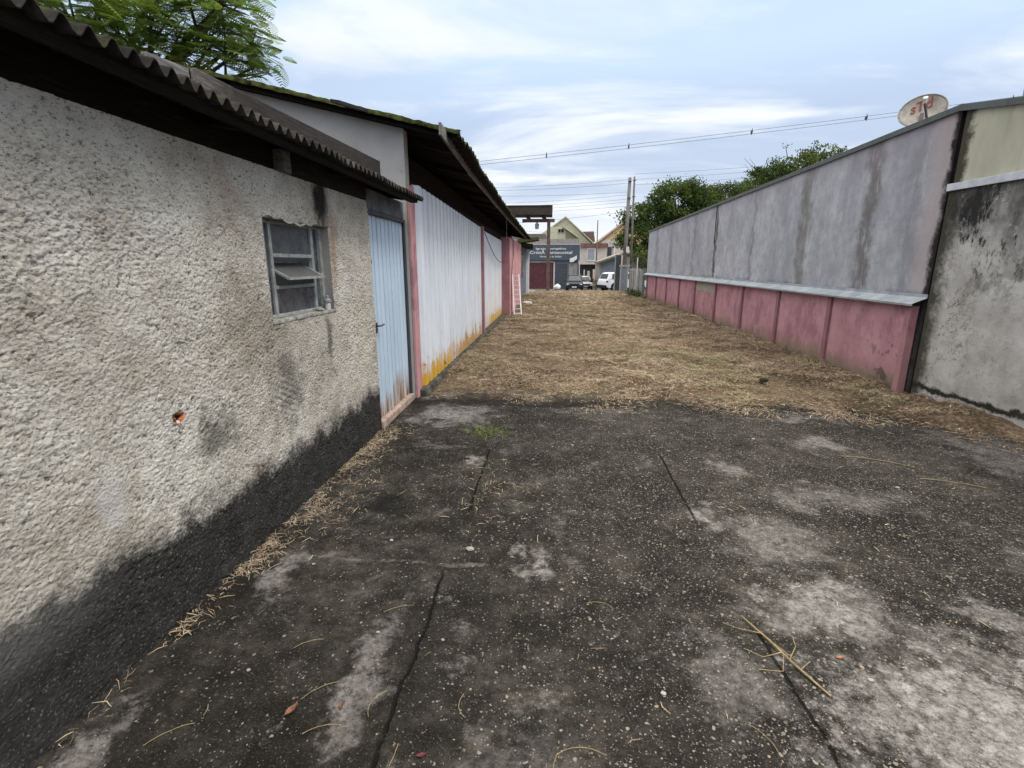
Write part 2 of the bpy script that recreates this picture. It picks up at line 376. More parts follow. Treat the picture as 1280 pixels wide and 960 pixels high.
NW = Mat('mouldy_grey_render', .92, .1)
x, y, z = NW.sep()
n = NW.noise(2.6, 6, .65); c = NW.ramp(n, [(.3, (.32, .305, .285)), (.52, (.46, .445, .425)), (.72, (.57, .56, .54))])
c = NW.mix(NW.mr(NW.noise(9, 5, .75), .5, .7, 0, .5), c, (.20, .175, .13))
e = NW.m('ADD', z, NW.m('MULTIPLY', NW.m('SUBTRACT', NW.noise(2.3, 6, .72, vec=NW.mp((1, 1, .5))), .5), 1.6))
c = NW.mix(NW.mr(e, 1.62, 2.3, 0, .92), c, (.04, .038, .038))
c = NW.mix(NW.m('MULTIPLY', NW.mr(NW.noise(1.6, 6, .78, vec=NW.mp(loc=(2, 8, 4))), .54, .64), NW.mr(z, .9, 1.6, 0, .7)), c, (.09, .085, .08))
c = NW.mix(NW.m('MULTIPLY', NW.mr(NW.noise(2.1, 7, .8, vec=NW.mp((1, 1, .45), (6, 1, 2))), .50, .58), NW.mr(z, 1.1, 1.7)), c, (.03, .028, .028))
c = NW.mix(NW.m('MULTIPLY', NW.mr(NW.noise(5, 5, .7, vec=NW.mp(loc=(3, 3, 3))), .57, .62), NW.mr(z, 1.2, 1.6)), c, (.34, .33, .30))
ey = NW.m('ADD', y, NW.m('MULTIPLY', NW.m('SUBTRACT', NW.noise(5, 6, .75), .5), .5))
c = NW.mix(NW.mr(ey, 6.18, 6.42, 0, .95), c, (.045, .042, .030))
ez = NW.m('ADD', z, NW.m('MULTIPLY', NW.m('SUBTRACT', NW.noise(4, 6, .75, vec=NW.mp(loc=(7, 2, 1))), .5), .22))
c = NW.mix(NW.m('MULTIPLY', NW.mr(NW.m('ABSOLUTE', NW.m('SUBTRACT', ez, .14)), .05, .015), NW.mr(y, 4.2, 5.2)), c, (.03, .03, .02))
cr = NW.vor(1.8, 'DISTANCE_TO_EDGE', vec=NW.vm('ADD', NW.pos, NW.vm('SCALE', NW.noise(5, 4, .7, col=True)) if False else NW.noise(5, 4, .7, col=True)))
c = NW.mix(NW.m('MULTIPLY', NW.mr(cr, .022, .004), NW.m('MULTIPLY', NW.mr(y, 5.5, 6.1, 0, .85), NW.mr(NW.noise(1.2, 2), .42, .55))), c, (.04, .04, .03))
NW.color(c); NW.nrm(NW.bump(NW.m('ADD', NW.noise(22, 6, .75), NW.m('MULTIPLY', NW.noise(3, 5, .7), 1.5)), .6, .012))

CW = Mat('cream_stained_render', .9, .12)
x, y, z = CW.sep()
n = CW.noise(2.2, 6, .6, vec=CW.mp((1, 1, .4))); c = CW.ramp(n, [(.3, (.36, .35, .27)), (.7, (.50, .49, .40))])
c = CW.mix(CW.mr(CW.noise(5, 5, .7, vec=CW.mp((1, 1, .25))), .5, .72, 0, .6), c, (.29, .275, .21))
c = CW.mix(CW.mr(CW.m('ADD', y, CW.m('MULTIPLY', CW.m('SUBTRACT', CW.noise(6, 5, .7), .5), .3)), 6.28, 6.38), c, (.06, .055, .04))
CW.color(c); CW.nrm(CW.bump(CW.noise(40, 5), .35, .005))

ZN = Mat('dull_zinc_flashing', .45, .5, .35)
n = ZN.noise(4, 5, .7); c = ZN.ramp(n, [(.3, (.24, .27, .29)), (.55, (.40, .44, .47)), (.75, (.55, .59, .62))]); ZN.color(c)
GUT = plain('grey_green_coping_metal', (.10, .115, .11), .6, .3, .2)
WSTR = plain('pale_metal_drip_strip', (.55, .57, .60), .45, .4, .2)
SLOT = plain('black_mould', (.016, .015, .014), .95, .05)

# ground
CON = Mat('worn_aggregate_concrete', .95, .08)
x, y, z = CON.sep()
flat = CON.comb(x, y, 0)
wob = CON.noise(2.0, 4, .7, vec=flat, col=True)
wr, wg, wb = CON.sep(CON.noise(3.5, 5, .65, vec=flat, col=True))
wx = CON.m('ADD', x, CON.m('MULTIPLY', CON.m('SUBTRACT', wr, .5), .55)); wy = CON.m('ADD', y, CON.m('MULTIPLY', CON.m('SUBTRACT', wg, .5), .7))
n1 = CON.noise(1.1, 6, .68, vec=flat); n2 = CON.noise(6, 6, .72, vec=flat); nf = CON.noise(120, 3, .6, vec=flat)
c = CON.ramp(CON.m('ADD', CON.m('MULTIPLY', n1, .5), CON.m('MULTIPLY', n2, .5)), [(.40, (.010, .0088, .0072)), (.49, (.023, .0205, .017)), (.56, (.048, .043, .036)), (.64, (.095, .086, .075)), (.72, (.17, .155, .14))])
c = CON.mix(CON.mr(nf, .54, .75, 0, .5), c, (.12, .112, .098))
c = CON.mix(CON.mr(CON.noise(30, 4, .7, vec=flat), .52, .36, 0, .6), c, (.012, .0115, .011))
# worn pale patches
def gpatch(cx_, cy_, rx, ry, nz=.45, sc=5, soft=.75):
    dx = CON.m('DIVIDE', CON.m('SUBTRACT', wx, cx_), rx); dy = CON.m('DIVIDE', CON.m('SUBTRACT', wy, cy_), ry)
    d = CON.m('SQRT', CON.m('ADD', CON.m('MULTIPLY', dx, dx), CON.m('MULTIPLY', dy, dy)))
    d = CON.m('ADD', d, CON.m('MULTIPLY', CON.m('SUBTRACT', CON.noise(sc, 7, .8, vec=flat), .5), nz * 7))
    return CON.mr(d, 1, 1 - soft)
pat = None
PATCH = [(-.09, 2.47, .14, .22, .8), (-1.42, 2.25, .13, .30, .75), (-.67, 3.85, .10, .22, .95), (1.34, 2.15, .36, .42, .85), (1.75, 1.55, .95, .55, 1.0), (2.3, 1.9, .5, .35, .6), (1.03, 3.02, .13, .15, .8),
         (1.42, 3.9, .17, .22, .6), (2.45, 4.5, .28, .2, .7), (2.1, 2.2, .2, .16, .6), (-.72, 1.55, .11, .42, .6), (-1.1, 5.15, .55, .5, .8), (-1.55, 1.15, .1, .25, .8), (3.9, 4.3, .5, .9, .5),
         (-1.35, 5.9, .35, .3, .7), (1.35, 2.75, .35, .45, .55), (2.6, 5.3, .6, .12, .5), (.6, 5.45, .8, .10, .3), (3.0, 2.6, .5, .4, .4), (2.0, 3.4, .6, .25, .45), (.75, 1.75, .2, .35, .4), (-1.0, 4.2, .3, .1, .35), (-.1, 1.3, .25, .12, .3)]
for cx_, cy_, rx, ry, am in PATCH:
    k = CON.m('MULTIPLY', gpatch(cx_, cy_, rx, ry), am); pat = k if pat is None else CON.m('MAXIMUM', pat, k)
pale = CON.ramp(CON.noise(14, 6, .75, vec=flat), [(.3, (.12, .11, .102)), (.5, (.27, .25, .235)), (.72, (.44, .415, .395))])
c = CON.mix(CON.mr(CON.noise(2.3, 6, .8, vec=CON.mp(loc=(5, 9, 0), vec=flat)), .57, .72, 0, .45), c, pale)
# exposed pebbles, several sizes
peb = None
for sc, lo, hi, seed in ((95, .18, .40, 0), (150, .16, .36, 3), (58, .2, .42, 8)):
    vv = CON.vm('ADD', CON.mp((1, 1, 1), (seed, seed, 0), (0, 0, seed), vec=flat), CON.vm('MULTIPLY', CON.noise(sc * .9, 2, .5, vec=flat, col=True), (.014, .014, 0)))
    n_ = CON.new('ShaderNodeTexVoronoi', feature='F1'); CON.put(n_.inputs['Vector'], vv); n_.inputs['Scale'].default_value = sc
    rnd = CON.sep(n_.outputs['Color'])
    dens = CON.m('ADD', CON.noise(1.9, 6, .8, vec=CON.mp(loc=(seed, 2, 0), vec=flat)), CON.m('ADD', CON.mr(x, -.7, .9, -.15, .14), CON.mr(y, 1.6, 3.6, -.01, .10)))
    keep = CON.mr(CON.m('SUBTRACT', dens, CON.m('MULTIPLY', rnd[0], {95: .66, 150: .66, 58: 1.05}[sc])), {95: .20, 150: .17, 58: .24}[sc], .30)
    size = CON.m('MULTIPLY', CON.m('ADD', .35, rnd[1]), hi)
    k = CON.m('MULTIPLY', CON.m('MULTIPLY', CON.mr(n_.outputs['Distance'], size, CON.m('MULTIPLY', size, .72)), keep), .85)
    pc = CON.ramp(rnd[2], [(.0, (.045, .041, .036)), (.45, (.09, .083, .072)), (.8, (.16, .148, .127)), (.96, (.27, .25, .22)), (1, (.32, .24, .18))])
    c = CON.mix(k, c, pc); peb = k if peb is None else CON.m('MAXIMUM', peb, k)
c = CON.mix(CON.m('MULTIPLY', pat, CON.mr(CON.noise(26, 6, .85, vec=flat), .34, .60, .10, .95)), c, pale)
# joints and cracks
def joint(axis, at, a, b, wid, wobble=.05):
    q = x if axis == 'x' else y; o_ = y if axis == 'x' else x
    qq = CON.m('ADD', q, CON.m('MULTIPLY', CON.m('SUBTRACT', CON.noise(2.4, 5, .65, vec=flat), .5), wobble))
    d = CON.m('ABSOLUTE', CON.m('SUBTRACT', qq, at))
    return CON.m('MULTIPLY', CON.mr(d, wid, wid * .3), CON.m('MULTIPLY', CON.mr(o_, a, a + .15), CON.mr(o_, b, b - .15)))
J = CON.m('MAXIMUM', joint('x', -.555, -3, 2.4, .011, .11), joint('x', -.535, 2.9, 4.2, .012))
J = CON.m('MAXIMUM', J, joint('x', .95, -3, 2.1, .010, .12)); J = CON.m('MAXIMUM', J, joint('x', .94, 2.9, 4.2, .012, .06))
ck = CON.vor(.8, 'DISTANCE_TO_EDGE', vec=CON.vm('ADD', flat, CON.noise(3, 6, .75, vec=flat, col=True)))
ck = CON.m('MULTIPLY', CON.mr(ck, .008, .002), CON.mr(CON.noise(.9, 3, .6, vec=flat), .50, .58))
c = CON.mix(CON.m('MULTIPLY', ck, .8), c, (.006, .006, .005))
J = CON.m('MULTIPLY', J, CON.mr(CON.noise(8, 5, .8, vec=flat), .32, .48, .25, 1))
c = CON.mix(CON.m('MULTIPLY', J, .9), c, (.006, .006, .005))
JL = joint('y', 2.40, -1.68, -.2, .016, .2); c = CON.mix(CON.m('MULTIPLY', CON.m('MULTIPLY', JL, CON.mr(CON.noise(14, 5, .8, vec=flat), .4, .6)), .6), c, (.16, .15, .13))
# black drain stain and damp patch near the shed
for cx_, cy_, rx, ry in ((-1.12, 3.02, .24, .30), (-1.16, 4.95, .13, .09)):
    c = CON.mix(CON.m('MULTIPLY', gpatch(cx_, cy_, rx, ry, .25), .85), c, (.010, .010, .010))
c = CON.mix(CON.m('MULTIPLY', CON.m('MULTIPLY', gpatch(-.6, 4.62, .28, .16, .5, 9), CON.mr(CON.noise(40, 3, .7, vec=flat), .4, .55)), .9), c, (.07, .10, .015))
dband = CON.m('MULTIPLY', CON.mr(CON.m('ABSOLUTE', CON.m('SUBTRACT', wy, 5.75)), .32, .1), CON.mr(CON.noise(1.7, 4, .7, vec=flat), .42, .52))
c = CON.mix(CON.m('MULTIPLY', dband, .8), c, (.012, .011, .010))
mud = CON.m('MULTIPLY', CON.mr(CON.m('ADD', y, CON.m('MULTIPLY', CON.noise(9, 6, .8, vec=flat), 2.6)), 7.0, 7.9), .85)
c = CON.mix(mud, c, (.13, .095, .06))
CON.color(c)
h = CON.m('ADD', CON.m('MULTIPLY', peb, .5), CON.m('ADD', CON.m('MULTIPLY', n2, .8), CON.m('MULTIPLY', nf, .35)))
h = CON.m('SUBTRACT', h, CON.m('MULTIPLY', J, 1.4)); CON.nrm(CON.bump(h, .8, .009)); CON.rough(CON.mr(n2, .3, .7, .85, 1.0))

SOIL = Mat('soil_under_cut_grass', .95, .08)
flat = SOIL.mp((1, 1, .2)); x, y, z = SOIL.sep()
n1 = SOIL.noise(1.2, 5, .65, vec=flat); n2 = SOIL.noise(26, 5, .8, vec=flat)
c = SOIL.ramp(SOIL.m('ADD', SOIL.m('MULTIPLY', n1, .4), SOIL.m('MULTIPLY', n2, .6)), [(.38, (.032, .023, .016)), (.5, (.14, .10, .066)), (.62, (.36, .27, .18))])
gr = SOIL.mr(SOIL.noise(.8, 5, .7, vec=SOIL.mp((1, 1, 0), (4, 4, 0))), .48, .64); far = SOIL.mr(y, 10, 24, .25, .8)
c = SOIL.mix(SOIL.m('MULTIPLY', SOIL.m('MULTIPLY', gr, far), SOIL.mr(n2, .42, .62, 0, .6)), c, (.13, .135, .05)); SOIL.color(c)
SOIL.nrm(SOIL.bump(SOIL.noise(40, 5, .8, vec=flat), 1, .03))
STR = Mat('dry_straw', .8, .15)
c = STR.ramp(STR.attr('rnd'), [(0, (.05, .036, .026)), (.2, (.145, .10, .067)), (.5, (.33, .24, .16)), (.8, (.52, .41, .285)), (.93, (.64, .55, .42)), (1, (.17, .18, .08))])
STR.color(c)
GRN = Mat('green_weed', .7, .2); GRN.color(GRN.ramp(GRN.attr('rnd'), [(0, (.05, .062, .018)), (1, (.15, .17, .055))]))
ROAD = plain('pale_worn_asphalt', (.12, .12, .12), .9, .2, 0, .15, 3)
KERB = plain('whitish_kerb_concrete', (.42, .41, .38), .9, .2)
CC = Mat('grey_precast_concrete', .9, .15)
n = CC.noise(3, 6, .65); CC.color(CC.ramp(n, [(.3, (.17, .17, .16)), (.7, (.34, .335, .32))])); CC.nrm(CC.bump(CC.noise(30, 4), .4, .006))
POLE = Mat('concrete_pole', .9, .15); n = POLE.noise(4, 5, .65, vec=POLE.mp((1, 1, .3))); POLE.color(POLE.ramp(n, [(.3, (.09, .085, .08)), (.7, (.19, .18, .165))]))
def foliage(name, a, b, c3):
    m = Mat(name, .6, .25); col = m.ramp(m.attr('rnd'), [(0, a), (.55, b), (1, c3)]); m.color(col)
    tr = m.new('ShaderNodeBsdfTranslucent'); m.put(tr.inputs[0], m.mix(1, col, (1.6, 1.7, .9), 'MULTIPLY'))
    ad = m.new('ShaderNodeMixShader'); ad.inputs[0].default_value = .35
    out = m.nt.nodes['Material Output']; m.nt.links.new(m.b.outputs[0], ad.inputs[1]); m.nt.links.new(tr.outputs[0], ad.inputs[2]); m.nt.links.new(ad.outputs[0], out.inputs[0])
    return m
LF1 = foliage('fine_bright_leaf', (.065, .095, .028), (.16, .23, .06), (.36, .46, .13))
LF2 = foliage('dark_glossy_leaf', (.025, .042, .012), (.055, .085, .02), (.16, .20, .04))
LF3 = foliage('mid_green_leaf', (.028, .042, .012), (.058, .085, .022), (.14, .18, .05))
BARK = plain('bark', (.09, .075, .06), .95, .1, 0, .3, 12)
GLS = Mat('dusty_dark_glass', .18, .5); n = GLS.noise(9, 5, .7); GLS.color(GLS.ramp(n, [(.35, (.03, .035, .042)), (.7, (.11, .12, .128))])); GLS.rough(GLS.mr(n, .3, .7, .15, .4))
FRM = plain('oxidised_aluminium', (.36, .38, .37), .6, .4, .2, .2, 20)
BLK = plain('black_rubber', (.02, .02, .02), .8, .2); DKW = plain('dark_interior', (.02, .02, .02), .95, .05)
PVC = plain('white_pvc', (.62, .62, .62), .6, .3); CAB = plain('black_cable', (.03, .03, .035), .7, .2)
WIRE = plain('grey_line_wire', (.16, .18, .22), .7, .2)
MAR = plain('maroon_gate_paint', (.095, .028, .038), .55, .35, 0, .2, 4); MARD = plain('maroon_frame_paint', (.08, .025, .035), .6, .3)
SLT = plain('slate_sign_paint', (.07, .095, .12), .6, .3, 0, .1); SLB = plain('blue_grey_facade', (.15, .18, .21), .8, .2, 0, .12, 2)
WHP = plain('white_paint', (.72, .72, .73), .7, .3, 0, .06); RED = plain('faded_red_print', (.28, .075, .06), .7, .2, 0, .2, 30)
YEL = plain('greenish_yellow_render', (.50, .50, .36), .9, .15, 0, .08, 2); YEG = plain('green_grey_render', (.40, .39, .31), .9, .15, 0, .08, 2)  # YEG is the main gable's own green-grey colour
CRM = plain('pale_cream_render', (.52, .48, .44), .9, .15, 0, .08, 1.5); ORG_ = plain('light_orange_render', (.55, .40, .24), .9, .15, 0, .08, 2)
TIL = plain('brown_roof_tile', (.17, .12, .10), .9, .15, 0, .25, 5); GRR = plain('grey_rough_render', (.30, .29, .28), .9, .1, 0, .15, 3)
BRN = plain('brown_painted_steel', (.13, .085, .075), .7, .3, 0, .25, 5); DKG = plain('dark_grey_steel_and_shade', (.05, .055, .065), .6, .3)
GAL = plain('grey_steel_shutter', (.28, .31, .34), .5, .4, .2)

# ------------------------------------------------------------------ ground
xs = np.concatenate([np.linspace(-900, -14, 24), np.linspace(-12, 26, 77), np.linspace(28, 900, 24)])
ys = np.concatenate([np.linspace(-60, 5.2, 14), np.linspace(5.6, 26, 80), np.linspace(27, 80, 54), np.linspace(90, 1500, 30)])
XX, YY = np.meshgrid(xs, ys, indexing='ij')
ZZ = -.012 + gzv(YY)
mk('ground', (np.stack([XX, YY, ZZ], -1).reshape(-1, 3), grid_faces(len(xs), len(ys))), SOIL, kind='structure')
# yard slab: one thick slab with an uneven end
ed = [(-1.69, 5.9), (-1.3, 6.35), (-.7, 6.5), (.1, 6.3), (1.1, 6.3), (1.9, 6.1), (2.8, 6.0), (3.6, 5.9), (4.75, 5.9)]
mk('concrete_yard', G().prism([(-1.69, -5), (4.9, -5)] + ed[::-1], 'z', -.1, 0), CON, kind='structure')
# lumpy bed of soil that carries the cut grass
bx = np.concatenate([np.arange(-1.56, 4.50, .045), np.arange(4.5, 5.9, .1)]); by = np.concatenate([np.arange(3.4, 20, .045), np.arange(20, 45.6, .12)])
BX, BY = np.meshgrid(bx, by, indexing='ij')
def edge_y(xv): return np.interp(xv, [-1.8, -1.37, -.7, .1, 1.1, 1.9, 2.8, 3.55, 4.0, 4.5], [5.7, 6.3, 6.2, 6.0, 5.9, 5.65, 5.55, 5.2, 4.6, 4.2])
def bed_h(X_, Y_):
    hgt = .03 * fbm(X_ * 3.1, Y_ * 3.1, 4, 5) + .035 * sst(fbm(X_ * 2.6, Y_ * 2.6, 4, 31), .38, .6) + .03 * sst(fbm(X_ * .9, Y_ * .9, 3, 9), .45, .75) + .018 * fbm(X_ * 14, Y_ * 14, 2, 3)
    k_ = sst(Y_ - edge_y(X_), -.25, .9)
    return -.04 + hgt * (.22 + .78 * k_) + .01 * k_ + .026 * k_ + gzv(Y_)
BZ = bed_h(BX, BY); BX = np.where((BX > 4.7) & (BY < 25.4), 4.7, BX)
mk('soil_bed', (np.stack([BX, BY, BZ], -1).reshape(-1, 3), grid_faces(len(bx), len(by))), SOIL, kind='structure', smooth=True)

def blades(X_, Y_, Z_, L, Wd, tilt, az, rnd, curl=0.0):
    n = len(X_); d = np.stack([np.cos(az) * np.cos(tilt), np.sin(az) * np.cos(tilt), np.sin(tilt)], -1)
    s_ = np.stack([-np.sin(az), np.cos(az), RNG.uniform(-.5, .5, n)], -1); s_ /= np.linalg.norm(s_, axis=1)[:, None]
    c0 = np.stack([X_, Y_, Z_], -1); Lh = (L / 2)[:, None]; w2 = (Wd / 2)[:, None]
    bend = np.zeros((n, 3)); bend[:, 0] = RNG.normal(0, curl, n) * L; bend[:, 1] = RNG.normal(0, curl, n) * L
    a = c0 - d * Lh; b = c0 + d * Lh; mid = c0 + bend + np.array([0, 0, .004])
    V = np.stack([a - s_ * w2 * .6, a + s_ * w2 * .6, mid + s_ * w2, mid - s_ * w2, b + s_ * w2 * .4, b - s_ * w2 * .4], 1).reshape(-1, 3)
    i = np.arange(n)[:, None] * 6
    F = np.concatenate([i + np.array([[0, 1, 2, 3]]), i + np.array([[3, 2, 4, 5]])], 0)
    return V, F, np.repeat(rnd, 6)
# cut straw over the lot
Y_ = np.concatenate([RNG.uniform(4.0, 9, 120000), RNG.uniform(8, 16, 90000), RNG.uniform(15, 30, 42000), RNG.uniform(28, 45.5, 26000)])
X_ = np.where(Y_ < 6.4, RNG.uniform(-1.5, 4.58, len(Y_)), RNG.uniform(-1.5, 4.42, len(Y_))); X_ = np.where(Y_ < 25.5, X_, RNG.uniform(-1.5, 5.6, len(Y_)))
d_ = Y_ - edge_y(X_); pr = sst(d_ + 1.5 * (fbm(X_ * 2.2, Y_ * 2.2, 4, 21) - .5), -.55, .6)
cl_ = fbm(X_ * 2.6, Y_ * 2.6, 4, 31); pr = pr * (.2 + .8 * sst(cl_, .38, .56))
k = RNG.random(len(Y_)) < pr; X_, Y_ = X_[k], Y_[k]; n = len(X_)
far = sst(Y_, 8, 25)
Zb = np.where(Y_ > 5.36, bed_h(X_, Y_), 0); Zb = np.maximum(Zb, np.where(Y_ < 6.4, .001, -1))
tone = np.clip(.42 + .55 * (fbm(X_ * 1.3, Y_ * 1.3, 3, 41) - .5) + RNG.normal(0, .27, n), 0, .97)
gm = (fbm(X_ * .8, Y_ * .8, 3, 51) + .08 * far) > .62; tone = np.where(gm & (RNG.random(n) < .30), 1, tone)
V, F, A = blades(X_, Y_, Zb + RNG.uniform(.003, .028, n), RNG.uniform(.018, .085, n) * (1 + far), RNG.uniform(.003, .0065, n) * (1 + 2.2 * far),
                 RNG.normal(0, .22, n), RNG.uniform(0, 6.283, n), tone, .06)
mk('cut_grass', (V, F), STR, attrs={'rnd': A}, label='dry straw-coloured mown grass lying over the whole lot', cat='cut grass', kind='stuff')
# litter along the shed foot and blown across the slab
n = 5200; Y_ = RNG.uniform(.6, 4.75, n); wdt = .05 + .09 * sst(Y_, 1.2, 3) + .34 * np.exp(-((Y_ - 3.1) / .55) ** 2) + .12 * np.exp(-((Y_ - 4.5) / .4) ** 2)
X_ = -1.66 + np.abs(RNG.normal(0, 1, n)) * wdt * .5
k = RNG.random(n) < (.10 + .9 * sst(Y_, 1.6, 3.0)) * (.2 + sst(fbm(X_ * 6, Y_ * 6, 3, 61), .4, .6)); X_, Y_ = X_[k], Y_[k]
ext = 900; xe = RNG.uniform(-1.6, 4.5, ext); ye = .9 + 5.2 * RNG.random(ext) ** .7
ke = RNG.random(ext) < (.10 + .9 * sst(fbm(xe * 1.5, ye * 1.5, 3, 71), .5, .72) + .5 * sst(ye, 4.6, 6)); xe, ye = xe[ke], ye[ke]
xg = RNG.normal(-.45, .14, 130); yg = RNG.normal(3.3, .3, 130)
X_ = np.concatenate([X_, xe, xg]); Y_ = np.concatenate([Y_, ye, yg]); n = len(X_)
V, F, A = blades(X_, Y_, RNG.uniform(.003, .02, n), RNG.uniform(.012, .075, n), RNG.uniform(.0016, .0042, n), RNG.normal(0, .12, n), RNG.uniform(0, 6.283, n), np.clip(RNG.normal(.62, .24, n), 0, .96), .12)
mk('straw_litter', (V, F), STR, attrs={'rnd': A}, label='loose straw bits along the shed foot and over the slab', cat='straw litter', kind='stuff')
# sparse green regrowth
P = []
for cx_, cy_, s_, q in ((.9, 17.5, .8, 500), (-.6, 8.6, .35, 160), (1.3, 9.0, .3, 120), (-.62, 4.62, .10, 130), (3.2, 29.5, .8, 500), (.2, 24, 1.2, 500), (-1.2, 26, .4, 200), (4.2, 24.8, .25, 300)):
    P.append(np.stack([RNG.normal(cx_, s_, q), RNG.normal(cy_, s_ * 1.3, q)], -1))
P = np.concatenate(P); P = P[(P[:, 0] > -1.45) & (P[:, 0] < 4.4)]; n = len(P)
zb = np.where(P[:, 1] > 5.4, bed_h(P[:, 0], P[:, 1]), 0)
V, F, A = blades(P[:, 0], P[:, 1], zb + .02, RNG.uniform(.02, .09, n), RNG.uniform(.004, .008, n), RNG.uniform(.2, 1.1, n), RNG.uniform(0, 6.28, n), RNG.random(n), .05)
mk('grass_tufts', (V, F), GRN, attrs={'rnd': A}, label='sparse low green weeds sprouting through the cut grass', cat='weeds', kind='stuff')

# street beyond the lot
mk('kerb', G().hexa([(-3, 46, -1.1), (5.4, 46, -1.1), (5.4, 46.9, -1.1), (-3, 46.9, -1.1)], [(-3, 46, gz(46) + .03), (5.4, 46, gz(46) + .03), (5.4, 46.9, gz(46.9) + .04), (-3, 46.9, gz(46.9) + .04)]), KERB, kind='structure', bevel=.02)
mk('road', G().hexa([(-60, 47, gz(47) - .05), (60, 47, gz(47) - .05), (60, 62, gz(62) - .05), (-60, 62, gz(62) - .05)],
                    [(-60, 47, gz(47) + .004), (60, 47, gz(47) + .004), (60, 62, gz(62) + .004), (-60, 62, gz(62) + .004)]), ROAD, kind='structure')

# ------------------------------------------------------------------ shed
XW = -1.68
shed = thing('shed', (XW, 2, 0), 'old low shed with rough dirty plaster wall, small window and wavy roof', 'shed')
WY0, WY1, WZ0, WZ1 = 2.89, 3.76, 1.262, 1.862
st = .0048
ya = np.concatenate([np.arange(-3.5, .9, .05), np.arange(.9, 4.62, st)]); za = np.concatenate([np.arange(0, 2.15, st), [2.15]])
for a_, v_ in ((ya, WY0), (ya, WY1), (za, WZ0), (za, WZ1)): a_[np.argmin(abs(a_ - v_))] = v_
ya[-1] = 4.62
YA, ZA = np.meshgrid(ya, za, indexing='ij')
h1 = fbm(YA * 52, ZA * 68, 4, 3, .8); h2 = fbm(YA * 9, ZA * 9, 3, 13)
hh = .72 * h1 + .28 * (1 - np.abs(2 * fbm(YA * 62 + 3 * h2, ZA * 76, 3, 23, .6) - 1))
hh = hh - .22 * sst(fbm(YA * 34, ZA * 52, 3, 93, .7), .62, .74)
smooth_ = np.clip(np.exp(-((YA - 1.63) / .11) ** 2 - ((ZA - .70) / .15) ** 2) + .75 * sst(-YA, -1.9, -1.1) * sst(-ZA, -.62, -.3), 0, 1)
rake = .35 * np.exp(-((YA - 2.95) / .16) ** 2 - ((ZA - .80) / .16) ** 2) * np.sin((YA * .5 + ZA) * 150)
amp = (1 - .85 * smooth_) * (.35 + 1.3 * fbm(YA * 1.7, ZA * 1.7, 3, 33))
XA = XW + .0185 * (hh - .5) * amp + .012 * (h2 - .5) + .006 * rake
hole = ((YA - 2.03) / .034) ** 2 + ((ZA - .925) / .026) ** 2 + 1.4 * (fbm(YA * 40, ZA * 40, 2, 44) - .5)
XA = np.where(hole < 1, XA - .02 * (1 - hole).clip(0, 1) ** .5, XA)
edge_w = np.minimum.reduce([np.abs(YA - WY0) + 9 * ((ZA < WZ0 - .02) | (ZA > WZ1 + .02)), np.abs(YA - WY1) + 9 * ((ZA < WZ0 - .02) | (ZA > WZ1 + .02)),
                            np.abs(ZA - WZ0) + 9 * ((YA < WY0 - .02) | (YA > WY1 + .02)), np.abs(ZA - WZ1) + 9 * ((YA < WY0 - .02) | (YA > WY1 + .02))])
XA = XA - .004 * (1 - sst(edge_w, 0, .012))
ym = (ya[:-1] + ya[1:])[:, None] / 2; zm = (za[:-1] + za[1:])[None] / 2
lip = WZ1 + .012 * np.sin(ym * 9) + .006 * np.sin(ym * 41)
keep = ~((ym > WY0) & (ym < WY1) & (zm > WZ0) & (zm < lip))
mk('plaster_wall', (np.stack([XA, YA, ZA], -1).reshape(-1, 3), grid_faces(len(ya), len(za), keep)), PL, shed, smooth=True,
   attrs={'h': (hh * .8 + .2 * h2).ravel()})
# body of the wall behind the plaster skin (brick core around the opening)
g = G().box(XW - .16, XW - .025, -3.5, WY0 - .002, 0, 2.15).box(XW - .16, XW - .025, WY1 + .002, 4.6, 0, 2.15)
g.box(XW - .16, XW - .025, WY0 - .002, WY1 + .002, 0, WZ0 - .002).box(XW - .16, XW - .025, WY0 - .002, WY1 + .002, WZ1 + .02, 2.15)
g.box(-4.9, -4.75, -3.5, 5.6, 0, 2.15).box(-4.75, XW - .16, -3.5, -3.35, 0, 2.15)
mk('wall_core', g, GRR, shed)
# plastered reveals and sill
g = G().box(XW - .03, XW - .004, WY0 - .016, WY0, WZ0, WZ1 + .02)
g = G()
g.box(XW - .12, XW - .003, WY1 - .004, WY1 + .014, WZ0, WZ1 + .02).box(XW - .12, XW - .003, WY0 - .014, WY0 + .004, WZ0, WZ1 + .02)
g.box(XW - .12, XW - .003, WY0 - .014, WY1 + .014, WZ1 + .006, WZ1 + .03)
mk('window_reveal', g, GRR, shed)
mk('window_sill', G().box(XW - .12, XW + .006, WY0 - .01, WY1 + .012, WZ0 - .018, WZ0 + .003), plain('chipped_sill_mortar', (.36, .35, .31), .95, .1, 0, .3, 18), shed, bevel=.004)
# exposed clay brick in the wall hole
th = np.linspace(0, 2 * math.pi, 22)[:-1]
g = G(); rr = [.030 * (1 + .28 * math.sin(3 * t + 1) + .14 * math.sin(7 * t)) for t in th]
g.add([(XW + .004, 2.03 + r_ * 1.15 * math.cos(t), .925 + r_ * .8 * math.sin(t)) for r_, t in zip(rr, th)] +
      [(XW - .012, 2.034 + r_ * .42 * math.cos(t), .925 + r_ * .36 * math.sin(t)) for r_, t in zip(rr, th)],
      [(i, (i + 1) % 21, 21 + (i + 1) % 21, 21 + i) for i in range(21)])
bh = mk('exposed_brick', g, plain('orange_clay_brick', (.50, .17, .07), .95, .1, 0, .25, 60), shed, label='chipped hole showing orange clay brick')
mk('brick_cavity', G().add([(XW - .010, 2.034 + r_ * .5 * math.cos(t), .925 + r_ * .42 * math.sin(t)) for r_, t in zip(rr, th)], [tuple(range(21))]), DKW, bh)
